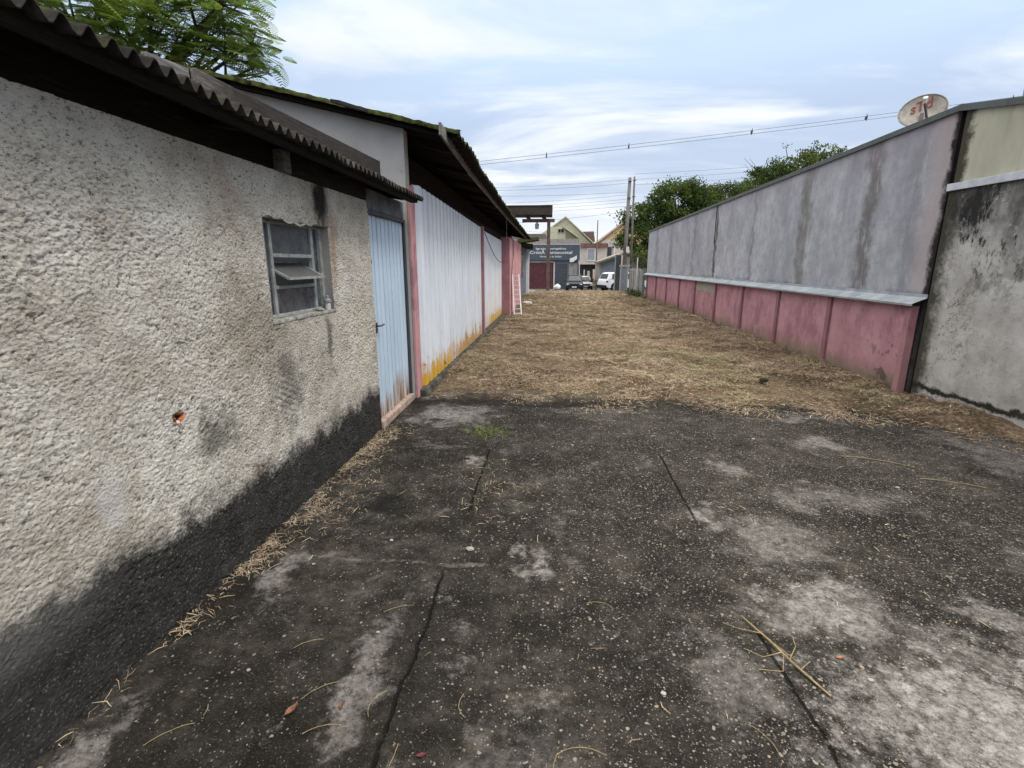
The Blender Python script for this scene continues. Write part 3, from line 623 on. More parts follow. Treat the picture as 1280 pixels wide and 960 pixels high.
# window
XF = -1.762
def fr(g, y0, y1, z0, z1, d=.03): return g.box(XF - d / 2, XF + d / 2, y0, y1, z0, z1)
Y0, Y1 = 3.035, 3.745; zb, z1_, z2_, zt = 1.266, 1.455, 1.655, 1.862
Y0 = 2.92
g = G(); fr(g, Y0, Y0 + .03, zb, zt, .05); fr(g, 3.055, 3.085, zb, zt); fr(g, 3.60, 3.635, zb, zt); fr(g, Y1 - .03, Y1 + .01, zb, zt, .05)
for zz_ in ((zb, zb + .022), (z1_ - .011, z1_ + .011), (z2_ - .012, z2_ + .012), (zt - .016, zt + .004)):
    fr(g, 3.085, 3.60, *zz_)
    if zz_[0] in (zb, zt - .016): fr(g, Y0 + .03, 3.055, *zz_); fr(g, 3.635, Y1 - .03, *zz_)
win = mk('window', g, FRM, shed, bevel=.003)
for a_, b_, c_, d_ in ((3.085, 3.60, zb + .022, z1_ - .011), (3.085, 3.60, z2_ + .012, zt - .016), (3.635, Y1 - .03, zb + .022, zt - .016), (Y0 + .03, 3.055, zb + .022, zt - .016)):
    mk('pane', G().box(XF - .004, XF + .001, a_, b_, c_, d_), GLS, win)
p0 = (-1.852, 1.612); p1 = (-1.668, 1.512)
g = G(); g.beam((p0[0], 3.09, p0[1]), (p0[0], 3.595, p0[1]), .02, .014); g.beam((p1[0], 3.09, p1[1]), (p1[0], 3.595, p1[1]), .02, .016)
g.beam((p0[0], 3.10, p0[1]), (p1[0], 3.10, p1[1]), .018, .014); g.beam((p0[0], 3.587, p0[1]), (p1[0], 3.587, p1[1]), .018, .014)
mk('tilting_sash', g, FRM, win, label='hinged middle pane swung open')
mk('pane', G().beam(((p0[0] + p1[0]) / 2, 3.108, (p0[1] + p1[1]) / 2), ((p0[0] + p1[0]) / 2, 3.58, (p0[1] + p1[1]) / 2), .19, .004, (.1, 0, .184)),
   plain('dusty_grey_glass', (.11, .11, .105), .4, .4), win)
mk('dark_room_panel', G().box(-2.6, -2.58, 2.3, 4.4, .9, 2.1), DKW, shed)  # dark panel added behind the window, paints the darkness of the room
# roof sheet
def corrugated(x0, z0, x1, z1, ya, yb, pitch, amp, nx=7, thick=.006, jag=0, wave=None, step=8, seed=1):
    ny = int((yb - ya) / pitch * step) + 1; yy = np.linspace(ya, yb, ny); t = np.linspace(0, 1, nx)
    YY_, TT = np.meshgrid(yy, t, indexing='ij')
    jg = jag * (fbm(YY_ * 3.7, YY_ * 0, 3, seed) - .5) * (1 - TT) if jag else 0
    X__ = x0 + (x1 - x0) * TT - jg * 1.0; Z__ = z0 + (z1 - z0) * TT + amp * np.sin(2 * np.pi * YY_ / pitch)
    if wave is not None: Z__ = Z__ + np.interp(YY_, *wave) * 1.0
    top = np.stack([X__, YY_, Z__ + thick], -1).reshape(-1, 3); bot = np.stack([X__, YY_, Z__], -1).reshape(-1, 3)
    f = grid_faces(ny, nx); n0 = len(top)
    e1 = np.array([[i * nx, (i + 1) * nx, (i + 1) * nx + n0, i * nx + n0] for i in range(ny - 1)])
    e2 = np.array([[i * nx + nx - 1, (i + 1) * nx + nx - 1, (i + 1) * nx + nx - 1 + n0, i * nx + nx - 1 + n0] for i in range(ny - 1)])
    e3 = np.array([[j, j + 1, j + 1 + n0, j + n0] for j in range(nx - 1)]); b_ = (ny - 1) * nx
    return np.concatenate([top, bot]), np.concatenate([f[:, ::-1], f + n0, e1, e2, e3, e3 + b_])
V, F = corrugated(-1.405, 2.272, -4.95, 2.88, -3.5, 5.60, .083, .021, nx=10, thick=.007, jag=.05)
mk('roof', (V, F), ASB, shed, smooth=False)
g = G().beam((-1.50, -3.5, 2.262), (-1.50, 5.55, 2.262), .07, .045)
mk('eave_purlin', g, WOODD, shed)
g = G().box(-1.80, -1.73, -3.5, 5.5, 2.152, 2.33)
mk('wall_plate', g, WOODD, shed)
g = G()
for yb in (3.16,): g.box(-1.725, -1.66, yb, yb + .09, 2.152, 2.285)
mk('timber_block', g, WOODF, shed)
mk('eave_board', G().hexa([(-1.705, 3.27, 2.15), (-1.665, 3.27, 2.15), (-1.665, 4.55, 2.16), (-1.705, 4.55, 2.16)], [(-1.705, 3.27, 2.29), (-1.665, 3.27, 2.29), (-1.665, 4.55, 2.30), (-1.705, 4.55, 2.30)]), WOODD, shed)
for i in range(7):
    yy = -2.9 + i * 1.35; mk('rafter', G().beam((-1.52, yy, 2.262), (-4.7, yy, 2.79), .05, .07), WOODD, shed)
# boards standing on the roof
g = G().hexa([(-1.88, 2.72, 2.36), (-1.85, 2.72, 2.36), (-1.85, 5.54, 2.36), (-1.88, 5.54, 2.36)], [(-1.88, 2.72, 2.58), (-1.85, 2.72, 2.58), (-1.85, 5.54, 2.66), (-1.88, 5.54, 2.66)])
mk('flashing_board', g, WOODG, shed, bevel=.004)
g = G().hexa([(-1.90, 2.42, 2.36), (-1.87, 2.42, 2.36), (-1.87, 2.70, 2.36), (-1.90, 2.70, 2.36)], [(-1.90, 2.42, 2.545), (-1.87, 2.42, 2.545), (-1.87, 2.70, 2.57), (-1.90, 2.70, 2.57)])
mk('flashing_board', g, WOODF, shed, bevel=.004)
# door with folded metal ribs
DY0, DY1 = 4.655, 5.735
prof = []; nb = 9; pw = (DY1 - DY0) / nb
for i in range(nb):
    a_ = DY0 + i * pw; prof += [(a_, -1.712), (a_ + .006, -1.738), (a_ + .020, -1.738), (a_ + .026, -1.712)]
prof += [(DY1, -1.712)]
g = G(); z0, z1 = .085, 2.045
V = [(q, p, z0) for p, q in prof] + [(q, p, z1) for p, q in prof] + [(q - .03, p, z0) for p, q in prof] + [(q - .03, p, z1) for p, q in prof]; m_ = len(prof)
F = [(i, i + 1, m_ + i + 1, m_ + i) for i in range(m_ - 1)] + [(2 * m_ + i, 3 * m_ + i, 3 * m_ + i + 1, 2 * m_ + i + 1) for i in range(m_ - 1)]
F += [(i, 2 * m_ + i, 2 * m_ + i + 1, i + 1) for i in range(m_ - 1)] + [(m_ + i, m_ + i + 1, 3 * m_ + i + 1, 3 * m_ + i) for i in range(m_ - 1)] + [(0, m_, 3 * m_, 2 * m_), (m_ - 1, 3 * m_ - 1, 4 * m_ - 1, 2 * m_ - 1)]
door = mk('door', G().add(V, F), BD, shed, label='pale blue ribbed metal door, rusty at the foot')
g = G().tube([(-1.712, 4.70, 1.02), (-1.665, 4.70, 1.02), (-1.655, 4.73, 1.02), (-1.655, 4.80, 1.025)], .008); g.box(-1.712, -1.70, 4.68, 4.74, .95, 1.05)
mk('handle', g, DKG, door, smooth=False)
g = G().box(-1.712, -1.70, 4.64, 4.69, 1.60, 1.65).tube([(-1.705, 4.66, 1.58), (-1.705, 4.66, 1.66)], .009)
mk('hinge', g, DKG, door)
g = G().box(-1.76, -1.69, 4.615, 4.65, 0, 2.06); mk('door_jamb', g, GRR, shed)
g = G().box(-1.74, -1.690, 5.745, 5.80, 0, 2.06); mk('door_jamb', g, DKG, shed)
mk('door_head', G().box(-1.73, -1.675, 4.60, 5.76, 2.05, 2.085), DKG, shed)
mk('lintel_panel', G().box(-1.72, -1.672, 4.58, 5.70, 2.087, 2.262), plain('dirty_grey_metal_panel', (.13, .14, .15), .7, .3, .1, .3, 6), shed, bevel=.003)
mk('threshold', G().box(-1.74, -1.655, 4.62, 5.74, 0, .078), PINKW, shed, bevel=.006)
# ------------------------------------------------------------------ long building
lb = thing('long_building', (-1.6, 13, 0), 'long low building with mossy roof and white sheet wall beyond the shed', 'building')
ridge = (-4.7, 3.74)
def roofz(xv): return 2.94 + (-1.0 - xv) * .235
g = G().add([(-8.2, 5.80, 0), (-1.66, 5.80, 0), (-1.66, 5.80, roofz(-1.66) - .06), (-4.7, 5.80, roofz(-4.7) - .06), (-8.2, 5.80, 2.95),
             (-8.2, 5.95, 0), (-1.66, 5.95, 0), (-1.66, 5.95, roofz(-1.66) - .06), (-4.7, 5.95, roofz(-4.7) - .06), (-8.2, 5.95, 2.95)],
            [(0, 1, 2, 3, 4), (9, 8, 7, 6, 5), (0, 5, 6, 1), (1, 6, 7, 2), (2, 7, 8, 3), (3, 8, 9, 4), (4, 9, 5, 0)])
mk('gable_wall', g, GAB, lb)
wave = ([5.6, 7.06, 12.3, 22.5, 30], [0, -.085, -.19, -.26, -.28])
V, F = corrugated(-1.0, 2.94, -4.7, roofz(-4.7), 5.62, 22.5, .177, .022, nx=9, thick=.008, jag=.06, wave=wave, seed=5)
mk('roof', (V, F), MOSS, lb, label='sagging roof slope edged with green moss')
V, F = corrugated(-4.7, roofz(-4.7), -8.5, 2.9, 5.62, 22.5, .177, .022, nx=5, thick=.008, wave=wave)
mk('rear_roof', (V, F), MOSS, lb)
V, F = corrugated(-1.01, 2.915, -4.7, roofz(-4.7) - .03, 5.64, 22.45, .177, .022, nx=5, thick=.003, wave=wave)
mk('underside_shade_sheet', (V, F), WOODD, lb)  # added dark sheet: shade of the roof underside put into colour
mk('moss_edge', (lambda a: a)((lambda YY_: (np.concatenate([np.stack([np.linspace(-1.0, -4.7, 160), np.full(160, 5.605), roofz(np.linspace(-1.0, -4.7, 160)) + .010 + .022 * fbm(np.linspace(0, 60, 160), np.zeros(160), 3, 8)], -1),
     np.stack([np.linspace(-1.0, -4.7, 160), np.full(160, 5.605), roofz(np.linspace(-1.0, -4.7, 160)) - .014 - .018 * fbm(np.linspace(0, 50, 160), np.zeros(160), 3, 18)], -1),
     np.stack([np.linspace(-1.0, -4.7, 160), np.full(160, 5.72), roofz(np.linspace(-1.0, -4.7, 160)) + .022 + .018 * fbm(np.linspace(0, 60, 160), np.ones(160), 3, 8)], -1)]),
     np.concatenate([np.array([[i, i + 1, i + 161, i + 160] for i in range(159)]), np.array([[i + 320, i + 321, i + 1, i] for i in range(159)])])))(0)),
   plain('bright_moss', (.055, .065, .018), .95, .1, 0, .45, 12), lb)
# verge rafter, eave fascia and rafters
mk('verge_board', G().beam((-1.05, 5.68, roofz(-1.05) - .045), (-4.65, 5.68, roofz(-4.65) - .045), .03, .04), WOODD, lb)
pts = [(5.36, .0), (7.06, -.08), (9.5, -.13), (12.3, -.18), (17, -.22), (22.3, -.25)]
g = G()
for (a_, da), (b_, db) in zip(pts[:-1], pts[1:]):
    za_, zb_ = 2.965 + da, 2.965 + db
    g.hexa([(-1.17, a_, za_ - .105), (-1.145, a_, za_ - .105), (-1.145, b_, zb_ - .095), (-1.17, b_, zb_ - .095)], [(-1.17, a_, za_ + .012), (-1.145, a_, za_ + .012), (-1.145, b_, zb_ + .0), (-1.17, b_, zb_ + .0)])
mk('fascia_board', g, WOODF, lb)
mk('loose_plank', G().beam((-2.12, 5.12, 3.12), (-1.98, 5.78, 3.19), .10, .03, (.2, 0, 1)), WOODG, lb)
for i in range(15):
    yy = 6.15 + i * 1.12; dz = np.interp(yy, *wave)
    mk('rafter', G().beam((-1.18, yy, roofz(-1.18) - .07 + dz), (-4.6, yy, roofz(-4.6) - .07 + dz), .05, .075), WOODD, lb)
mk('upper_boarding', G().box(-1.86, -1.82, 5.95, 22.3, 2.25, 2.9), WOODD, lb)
mk('wall_beam', G().hexa([(-1.78, 5.95, 2.42), (-1.66, 5.95, 2.42), (-1.60, 22.3, 2.33), (-1.74, 22.3, 2.33)], [(-1.78, 5.95, 2.53), (-1.66, 5.95, 2.53), (-1.60, 22.3, 2.44), (-1.74, 22.3, 2.44)]), WOODD, lb)
mk('corner_pillar', G().box(-1.76, -1.625, 5.812, 6.02, 0, 2.47), pinkpaint('corner_pink_paint', (.46, .23, .24), (.56, .31, .32), False), lb, bevel=.006)
mk('jamb_strip', G().box(-1.70, -1.655, 5.803, 5.811, 0, 2.3), WOODF, lb)
# ribbed white sheet
def ribsheet(xa, ya, yb, z0, zt0, zt1, pitch, dep):
    prof = []; y_ = ya
    while y_ < yb - pitch * .5:
        prof += [(y_, 0), (y_ + pitch * .25, 0), (y_ + pitch * .32, dep), (y_ + pitch * .93, dep)]; y_ += pitch
    prof.append((yb, 0)); V = []; F = []; m_ = len(prof)
    for lev in (0, 1):
        for p, q in prof:
            V.append((xa + q + .004 * (p - ya), p, z0 if lev == 0 else zt0 + (zt1 - zt0) * (p - ya) / (yb - ya)))
    for lev in (0, 1):
        for p, q in prof: V.append((V[(lev) * m_ + prof.index((p, q))][0] - .01, p, V[lev * m_ + prof.index((p, q))][2]))
    F = [(i, i + 1, m_ + i + 1, m_ + i) for i in range(m_ - 1)] + [(2 * m_ + i, 3 * m_ + i, 3 * m_ + i + 1, 2 * m_ + i + 1) for i in range(m_ - 1)] + [(m_ + i, m_ + i + 1, 3 * m_ + i + 1, 3 * m_ + i) for i in range(m_ - 1)]
    return G().add(V, F)
mk('sheet_wall', ribsheet(-1.645, 6.025, 11.12, .09, 2.50, 2.37, .230, .050), WS, lb, label='white ribbed sheet with yellow and rusty foot')
mk('pink_post', G().box(-1.66, -1.525, 11.14, 11.25, 0, 2.40), PKP, lb, bevel=.005)
mk('sheet_wall', ribsheet(-1.625, 11.26, 15.78, .09, 2.36, 2.30, .45, .008), WS, lb, label='flatter white sheet with yellow foot')
mk('foot_kerb', G().hexa([(-1.75, 5.9, 0), (-1.53, 5.9, 0), (-1.42, 15.75, 0), (-1.7, 15.75, 0)], [(-1.75, 5.9, .085), (-1.56, 5.9, .085), (-1.45, 15.75, .085), (-1.7, 15.75, .085)]), plain('dark_damp_concrete', (.09, .085, .075), .95, .1, 0, .35, 8), lb, bevel=.012)
pw_ = mk('pink_wall', G().box(-1.75, -1.37, 15.82, 21.6, 0, 2.42), PKL, lb, bevel=.01)
mk('corner_pilaster', G().box(-1.74, -1.355, 15.76, 15.83, 0, 2.40), pinkpaint('dark_pink_return', (.30, .14, .155), (.38, .19, .205), False), lb)
g = G()
for yy, zz_, r_ in ((16.4, .62, .035), (16.9, .75, .03), (17.0, .5, .05), (18.6, .8, .05), (16.3, 1.3, .02), (17.6, .66, .03)):
    mk('wall_hole', G().lathe([(r_ * .9, 0), (r_, .004)], (-1.372, yy, zz_), 7, 'x'), DKW, pw_)
mk('grey_wall', G().box(-1.75, -1.58, 21.6, 29.6, 0, 2.55), SLB, lb)
w2 = mk('window', G().box(-1.60, -1.565, 24.0, 26.6, .95, 2.15), DKG, lb)
mk('pane', G().box(-1.568, -1.560, 24.1, 26.5, 1.05, 2.05), GLS, w2)
mk('white_pillar', G().box(-1.75, -1.42, 29.6, 29.95, -.05, 2.35), WHP, lb, bevel=.01)
mk('far_eave', G().hexa([(-3.5, 22.4, 2.55), (-.9, 22.4, 2.42), (-1.2, 29.9, 2.42), (-3.5, 29.9, 2.55)], [(-3.5, 22.4, 2.75), (-.9, 22.4, 2.46), (-1.2, 29.9, 2.46), (-3.5, 29.9, 2.75)]), ASB, lb)
mk('mossy_canopy', G().hexa([(-1.7, 24.0, 2.56), (-.72, 24.0, 2.70), (-.72, 25.2, 2.70), (-1.7, 25.2, 2.56)], [(-1.7, 24.0, 2.74), (-.72, 24.0, 2.84), (-.72, 25.2, 2.84), (-1.7, 25.2, 2.74)]), MOSS, lb)
mk('rear_wall', G().box(-8.35, -8.2, 5.8, 29.9, 0, 2.9), GRR, lb)
mk('end_wall', G().box(-8.2, -1.75, 29.5, 29.6, 0, 2.5), GRR, lb)
# cables on the building
tagk = dict(cat='cable')
mk('hanging_cable', G().tube([(-1.09, 11.9, 2.62), (-1.10, 12.0, 2.2), (-1.5, 15.6, 1.75), (-1.56, 15.7, .3)][:2] + [(-1.3, 14.2, 1.92), (-1.55, 15.6, 1.75)], .007, 6), WIRE, base=(-1.1, 12, 1.7), label='thin grey cable dropping from the eave to the second white sheet', cat='cable')
pts = [(-1.52, 11.3 + t * 4.4, 2.28 - .62 * math.sin(t * math.pi * .62) ) for t in np.linspace(0, 1, 14)]
mk('sagging_cable', G().tube(pts, .009, 6), CAB, base=(-1.52, 13, 1.6), label='black cable sagging across the second white sheet', cat='cable')
mk('wall_pipe', G().tube([(-1.35, 17.1, 2.4), (-1.35, 17.2, 1.9), (-1.35, 16.5, 1.3), (-1.35, 16.4, .1)], .012, 6), BRN, base=(-1.35, 16.4, .1), label='thin brown wire running down the light pink wall', cat='wire')
# white ladder leaning
ld = thing('ladder', (-1.2, 15.9, 0), 'narrow white ladder leaning against the light pink wall', 'ladder')
pa = [Vector((-1.20, 15.7, .0)), Vector((-.98, 15.78, .0))]; tp = [Vector((-1.34, 16.75, 1.28)), Vector((-1.14, 16.8, 1.28))]
for a_, b_ in zip(pa, tp): mk('rail', G().beam(a_, b_, .035, .025), PVC, ld)
for i in range(9):
    t = (i + .6) / 9; mk('rung', G().beam(pa[0].lerp(tp[0], t), pa[1].lerp(tp[1], t), .03, .022), PVC, ld)

# ------------------------------------------------------------------ right side: precast fence + long rendered wall
posts = [6.62, 8.45, 10.33, 12.25, 14.25, 16.3, 18.3, 20.35, 22.4, 24.45]
fn = thing('precast_fence', (4.45, 15, 0), 'low faded pink precast concrete fence at the foot of the tall grey wall', 'fence')
for i, yy in enumerate(posts):
    mk('post', G().box(4.405, 4.50, yy - .05, yy + .05, -.1, 1.10), PKP if i == 0 else PKD, fn, bevel=.006)
slab_h = 1.10
for i in range(len(posts) - 1):
    a_, b_ = posts[i] + .052, posts[i + 1] - .052
    g = G()
    for j in range(4):
        z0 = -.06 + j * .29; off = random.uniform(-.0012, .0012)
        if i == 4 and j == 3: continue
        g.box(4.446 + off, 4.49 + off, a_, b_, z0, z0 + .29)
    mk('panel', g, PK, fn)
    if i == 4: mk('panel_slab', G().box(4.446, 4.49, a_, b_, .813, 1.097), BEI, fn, bevel=.005, label='bare beige unpainted slab')
rb = thing('tall_wall_building', (4.55, 15, 0), 'long building with blank stained blue-grey rendered side wall', 'building')
ytop = lambda yy: 3.27 - (yy - 6.5) * .0095
g = G().prism([(6.52, 0), (25.3, 0), (25.3, ytop(25.3)), (6.52, ytop(6.52))], 'x', 4.53, 4.75); mk('side_wall', g, GW, rb)
g = G().prism([(4.75, -.2), (16, -.2), (16, 3.2), (4.75, 3.2)], 'y', 25.0, 25.3); mk('end_wall', g, GRR, rb)
mk('rear_side_wall', G().box(15.8, 16, 6.6, 25, 0, 3.2), GRR, rb)
g = G()
for a_, b_ in ((6.50, 15.1), (15.12, 21.3), (21.32, 25.36)):
    g.prism([(a_, ytop(a_)), (b_, ytop(b_)), (b_, ytop(b_) + .07), (a_, ytop(a_) + .07)], 'x', 4.495, 4.82)
mk('coping', g, GUT, rb, bevel=.004)
mk('roof', G().hexa([(4.82, 6.5, 3.1), (16, 6.5, 2.95), (16, 25.3, 2.85), (4.82, 25.3, 3.0)], [(4.82, 6.5, 3.17), (16, 6.5, 3.02), (16, 25.3, 2.92), (4.82, 25.3, 3.07)]), GRR, rb)
g = G()
for a_, b_ in ((6.50, 9.4), (9.39, 12.5), (12.49, 15.6), (15.59, 18.9), (18.89, 22), (21.99, 25.3)):
    k_ = (a_ * 7 % 1) * .004
    g.prism([(4.352, 1.128 + k_), (4.355, 1.105), (4.362, 1.105), (4.362, 1.132 + k_), (4.525, 1.195 + k_), (4.525, 1.245), (4.518, 1.245), (4.518, 1.203 + k_)], 'y', a_, b_)
mk('flashing', g, ZN, rb, label='folded zinc flashing over the pink fence')
mk('crack_seam', G().box(4.522, 4.532, 15.08, 15.13, 2.2, 3.18), SLOT, rb)
mk('joint_filler', G().box(4.56, 4.9, 6.36, 6.515, 0, 3.2), SLOT, rb)
# near building on the right
nb = thing('cream_wall_building', (4.7, 3, 0), 'building with mouldy grey lower wall and cream upper wall nearest on the right', 'building')
def xr(yy): return 4.50 + (6.4 - yy) * .078
def slabx(y0, y1, z00, z01, z10, z11, off, th):
    return [(xr(y0) + off, y0, z00), (xr(y0) + off + th, y0, z00), (xr(y1) + off + th, y1, z10), (xr(y1) + off, y1, z10)], [(xr(y0) + off, y0, z01), (xr(y0) + off + th, y0, z01), (xr(y1) + off + th, y1, z11), (xr(y1) + off, y1, z11)]
mk('lower_wall', G().hexa(*slabx(-4, 6.445, 0, 2.41, 0, 2.41, 0, .25)), NW, nb)
mk('drip_strip', G().hexa(*slabx(-4, 6.46, 2.412, 2.49, 2.412, 2.49, -.025, .05)), WSTR, nb, bevel=.003)
mk('upper_wall', G().hexa(*slabx(-4, 5.2, 2.412, 3.02, 2.412, 3.02, .03, .2)).hexa(*slabx(5.2, 6.445, 2.412, 3.02, 2.412, 3.255, .03, .2)), CW, nb)
mk('coping', G().hexa(*slabx(-4, 5.2, 3.022, 3.09, 3.022, 3.09, -.01, .3)).hexa(*slabx(5.2, 6.50, 3.022, 3.09, 3.265, 3.33, -.01, .3)), GUT, nb)
mk('roof', G().box(4.9, 14, -4, 6.3, 2.9, 2.98), GRR, nb)
mk('vent_pipe', G().tube([(4.72, 5.98, 3.15), (4.72, 5.98, 3.33)], .022, 10).tube([(4.72, 5.98, 3.22), (4.66, 6.2, 3.235)], .008, 6), CC, nb)

# dish antenna
dc = Vector((5.22, 8.3, 3.71)); nd = Vector((-.46, -.80, .38)).normalized()
upv = Vector((0, 0, 1)); rt = nd.cross(upv).normalized(); u2 = rt.cross(nd).normalized()
rot = R(20); rt = -rt; a1 = rt * math.cos(rot) + u2 * math.sin(rot); a2 = -rt * math.sin(rot) + u2 * math.cos(rot)
dish = thing('satellite_dish', (5.22, 8.3, 3.2), 'white oval satellite dish with red lettering above the grey wall coping', 'satellite dish')
def dp(u, v, off=0): return dc + a1 * u * .28 + a2 * v * .235 + nd * (.055 * (u * u + v * v) + off)
g = G(); NR, NA = 8, 40; V = []; F = []
for off in (0, -.006):
    for i in range(NR + 1):
        for j in range(NA):
            r_ = i / NR; t = 2 * math.pi * j / NA; V.append(dp(r_ * math.cos(t), r_ * math.sin(t), off))
n0 = (NR + 1) * NA
for i in range(NR):
    for j in range(NA):
        q = (i * NA + j, i * NA + (j + 1) % NA, (i + 1) * NA + (j + 1) % NA, (i + 1) * NA + j); F += [q, tuple(k + n0 for k in q[::-1])]
F += [(NR * NA + j, NR * NA + (j + 1) % NA, NR * NA + (j + 1) % NA + n0, NR * NA + j + n0) for j in range(NA)]
DSH = Mat('weathered_white_dish', .6, .3); n = DSH.noise(9, 5, .7); c = DSH.ramp(n, [(.35, (.20, .18, .155)), (.65, (.34, .315, .28))]); DSH.color(c)
mk('reflector', G().add(V, F), DSH, dish, smooth=True)
mk('rim', G().tube([dp(math.cos(t), math.sin(t)) for t in np.linspace(0, 2 * math.pi, 41)], .008, 6), DSH, dish)
tg = text_geo('sTd', .19, Matrix.Identity(4), .35, .002, space=.95)
flip = 1
V = []
for p in tg.v:
    u = p[0] / .28; v = p[1] / .235
    V.append(tuple(dp(u * .95, v + .15, .006 + p[2])))
tg.v = V; mk('lettering', tg, RED, dish, fixn=False)
arm_end = dc + nd * .26 - u2 * .02
mk('feed_arm', G().beam(dc - a2 * .21 + nd * .06, arm_end, .022, .022), DKG, dish)
mk('receiver', G().tube([arm_end - nd * .02, arm_end + nd * .06 + u2 * .03], [.022, .03], 10), PVC, dish)
mk('bracket', G().beam(dc - u2 * .02 + nd * .02, dc - u2 * .30 - nd * .0 + nd * .012, .045, .02, tuple(nd)), BRN, dish)
mk('mast', G().tube([(5.27, 8.42, 3.05), (5.27, 8.42, 3.65)], .024, 10).beam((5.27, 8.42, 3.62), tuple(dc - nd * .01), .05, .05), DKG, dish)

# ------------------------------------------------------------------ grey precast fence, gate leaf and poles at the street end
f2 = thing('concrete_fence', (4.3, 29, 0), 'grey precast concrete fence between the pink fence and the power poles', 'fence')
py_ = [25.5, 28.4, 31.3, 34.2, 37.1, 40.0]
def fx(yy): return 4.42 + (yy - 25.5) * .102
for yy in py_: mk('post', G().box(fx(yy) - .06, fx(yy) + .06, yy - .06, yy + .06, gz(yy) - .15, gz(yy) + 1.38 + (yy - 25.5) * .03), CC, f2, bevel=.008)
for a_, b_ in zip(py_[:-1], py_[1:]):
    g = G()
    zg_ = gz((a_ + b_) / 2); hh_ = (1.34 + (a_ - 25.5) * .03) / 4
    for j in range(4): g.hexa([(fx(a_) - .02, a_ + .062, zg_ + j * hh_), (fx(a_) + .03, a_ + .062, zg_ + j * hh_), (fx(b_) + .03, b_ - .062, zg_ + j * hh_), (fx(b_) - .02, b_ - .062, zg_ + j * hh_)],
        [(fx(a_) - .02, a_ + .062, zg_ + (j + 1) * hh_ - .01), (fx(a_) + .03, a_ + .062, zg_ + (j + 1) * hh_ - .01), (fx(b_) + .03, b_ - .062, zg_ + (j + 1) * hh_ - .01), (fx(b_) - .02, b_ - .062, zg_ + (j + 1) * hh_ - .01)])
    mk('panel', g, CC, f2, bevel=.006)
mk('fence_stake', G().tube([(4.35, 27.2, -.1), (4.36, 27.2, 1.95)], .028, 10), PVC, base=(4.35, 27.2, gz(27.2)), label='thin pale stake standing in front of the grey precast fence', cat='stake')
def px2x(px, Y_): return (px - 692) * Y_ / 641. * 1.0
def zy(py, Y_): return 1.6 + (330 - py) * Y_ / 641.
gl = thing('gate_leaf', (5.8, 43, gz(43)), 'blue-grey sheet metal gate leaf below the twin power poles', 'gate')
mk('leaf', G().box(px2x(775, 43), px2x(783, 43), 42.9, 42.95, gz(43), zy(334, 43)), SLB, gl)
mk('frame', G().box(px2x(774, 43), px2x(775.4, 43), 42.88, 42.97, gz(43), zy(333, 43)).box(px2x(782.6, 43), px2x(784, 43), 42.88, 42.97, gz(43), zy(333, 43)).box(px2x(773, 43), px2x(786, 43), 42.86, 42.99, zy(333, 43), zy(330.5, 43)), CC, gl)
dl = thing('dark_gate_leaf', (5.6, 47, gz(47)), 'tall dark corrugated gate leaf hiding the tail of the white car', 'gate')
g = G()
for i in range(5): g.box(px2x(768.6 + i * 1.3, 47), px2x(769.6 + i * 1.3, 47), 46.98, 47.03, gz(47), zy(320, 47))
g.box(px2x(768.4, 47), px2x(775, 47), 47.0, 47.02, gz(47), zy(319, 47)); mk('leaf', g, DKG, dl)
mk('frame', G().box(px2x(767.4, 47), px2x(768.4, 47), 46.96, 47.04, gz(47), zy(320, 47)), GAL, dl)

def upole(name, px, Y_, ytop, r0, r1, label, lean=0, mat=POLE, arms=False):
    x0 = px2x(px, Y_); b = Vector((x0, Y_, gz(Y_))); t = Vector((x0 + lean, Y_, zy(ytop, Y_)))
    p = thing(name, tuple(b), label, 'pole'); mk('shaft', G().tube([b - Vector((0, 0, .2)), t], [r0, r1], 12), mat, p, smooth=True)
    if arms:
        for zz_ in (t.z - .3, t.z - 1.6):
            mk('insulator', G().tube([(t.x - .14, Y_ - .16, zz_), (t.x + .14, Y_ - .16, zz_)], .04, 8), BRN, p)
    return p
upole('power_pole', 778.5, 44.6, 230, .19, .13, 'thick grey concrete power pole, left one of the leaning pair', .13, POLE, True)
upole('power_pole', 787, 45.4, 229, .11, .075, 'thinner dark power pole, right one of the pair before the tree', -.1, POLE, True)
upole('thin_pole', 744.6, 63, 278, .08, .06, 'slim dark pole in front of the white two-storey house', 0, BRN)
mk('meter_box', G().box(px2x(780.5, 44.2), px2x(783.5, 44.2), 44.1, 44.4, zy(316, 44), zy(309, 44)), PVC, base=(px2x(782, 44.2), 44.2, zy(316, 44)), label='small white box strapped between the twin power poles', cat='box', bevel=.02)
# wires
def wire(a, b, sag, r, label, group=None, mat=WIRE, name='power_line'):
    a, b = Vector(a), Vector(b); pts = [a.lerp(b, t) - Vector((0, 0, sag * 4 * t * (1 - t))) for t in np.linspace(0, 1, 24)]
    return mk(name, G().tube(pts, r, 5), mat, base=tuple((a + b) / 2), label=label, cat='wire', group=group)
GWI = 'wires strung from the twin power poles over the street'
for i, (yl, yr) in enumerate([(236, 232), (240, 236), (245, 246), (254, 249), (259, 254), (262, 257), (266, 262), (285, 268)]):
    Yp = 44.9; a = (px2x(520, Yp), Yp + random.uniform(-.4, 1.5), zy(yl, Yp)); b = (px2x(780, Yp), Yp, zy(yr, Yp))
    wire(a, b, (.2 + .15 * random.random()), .011, 'thin dark wire running left from the twin power poles', GWI)
for yl, yr in ((226, 207), (232, 211), (238, 219)):
    Yp = 45.0; wire((px2x(785, Yp), Yp, zy(yl, Yp)), (px2x(1180, Yp), Yp + 3, zy(yr - 16, Yp)), .3, .011, 'thin wire running right from the twin power poles above the trees', 'wires right of the twin power poles')
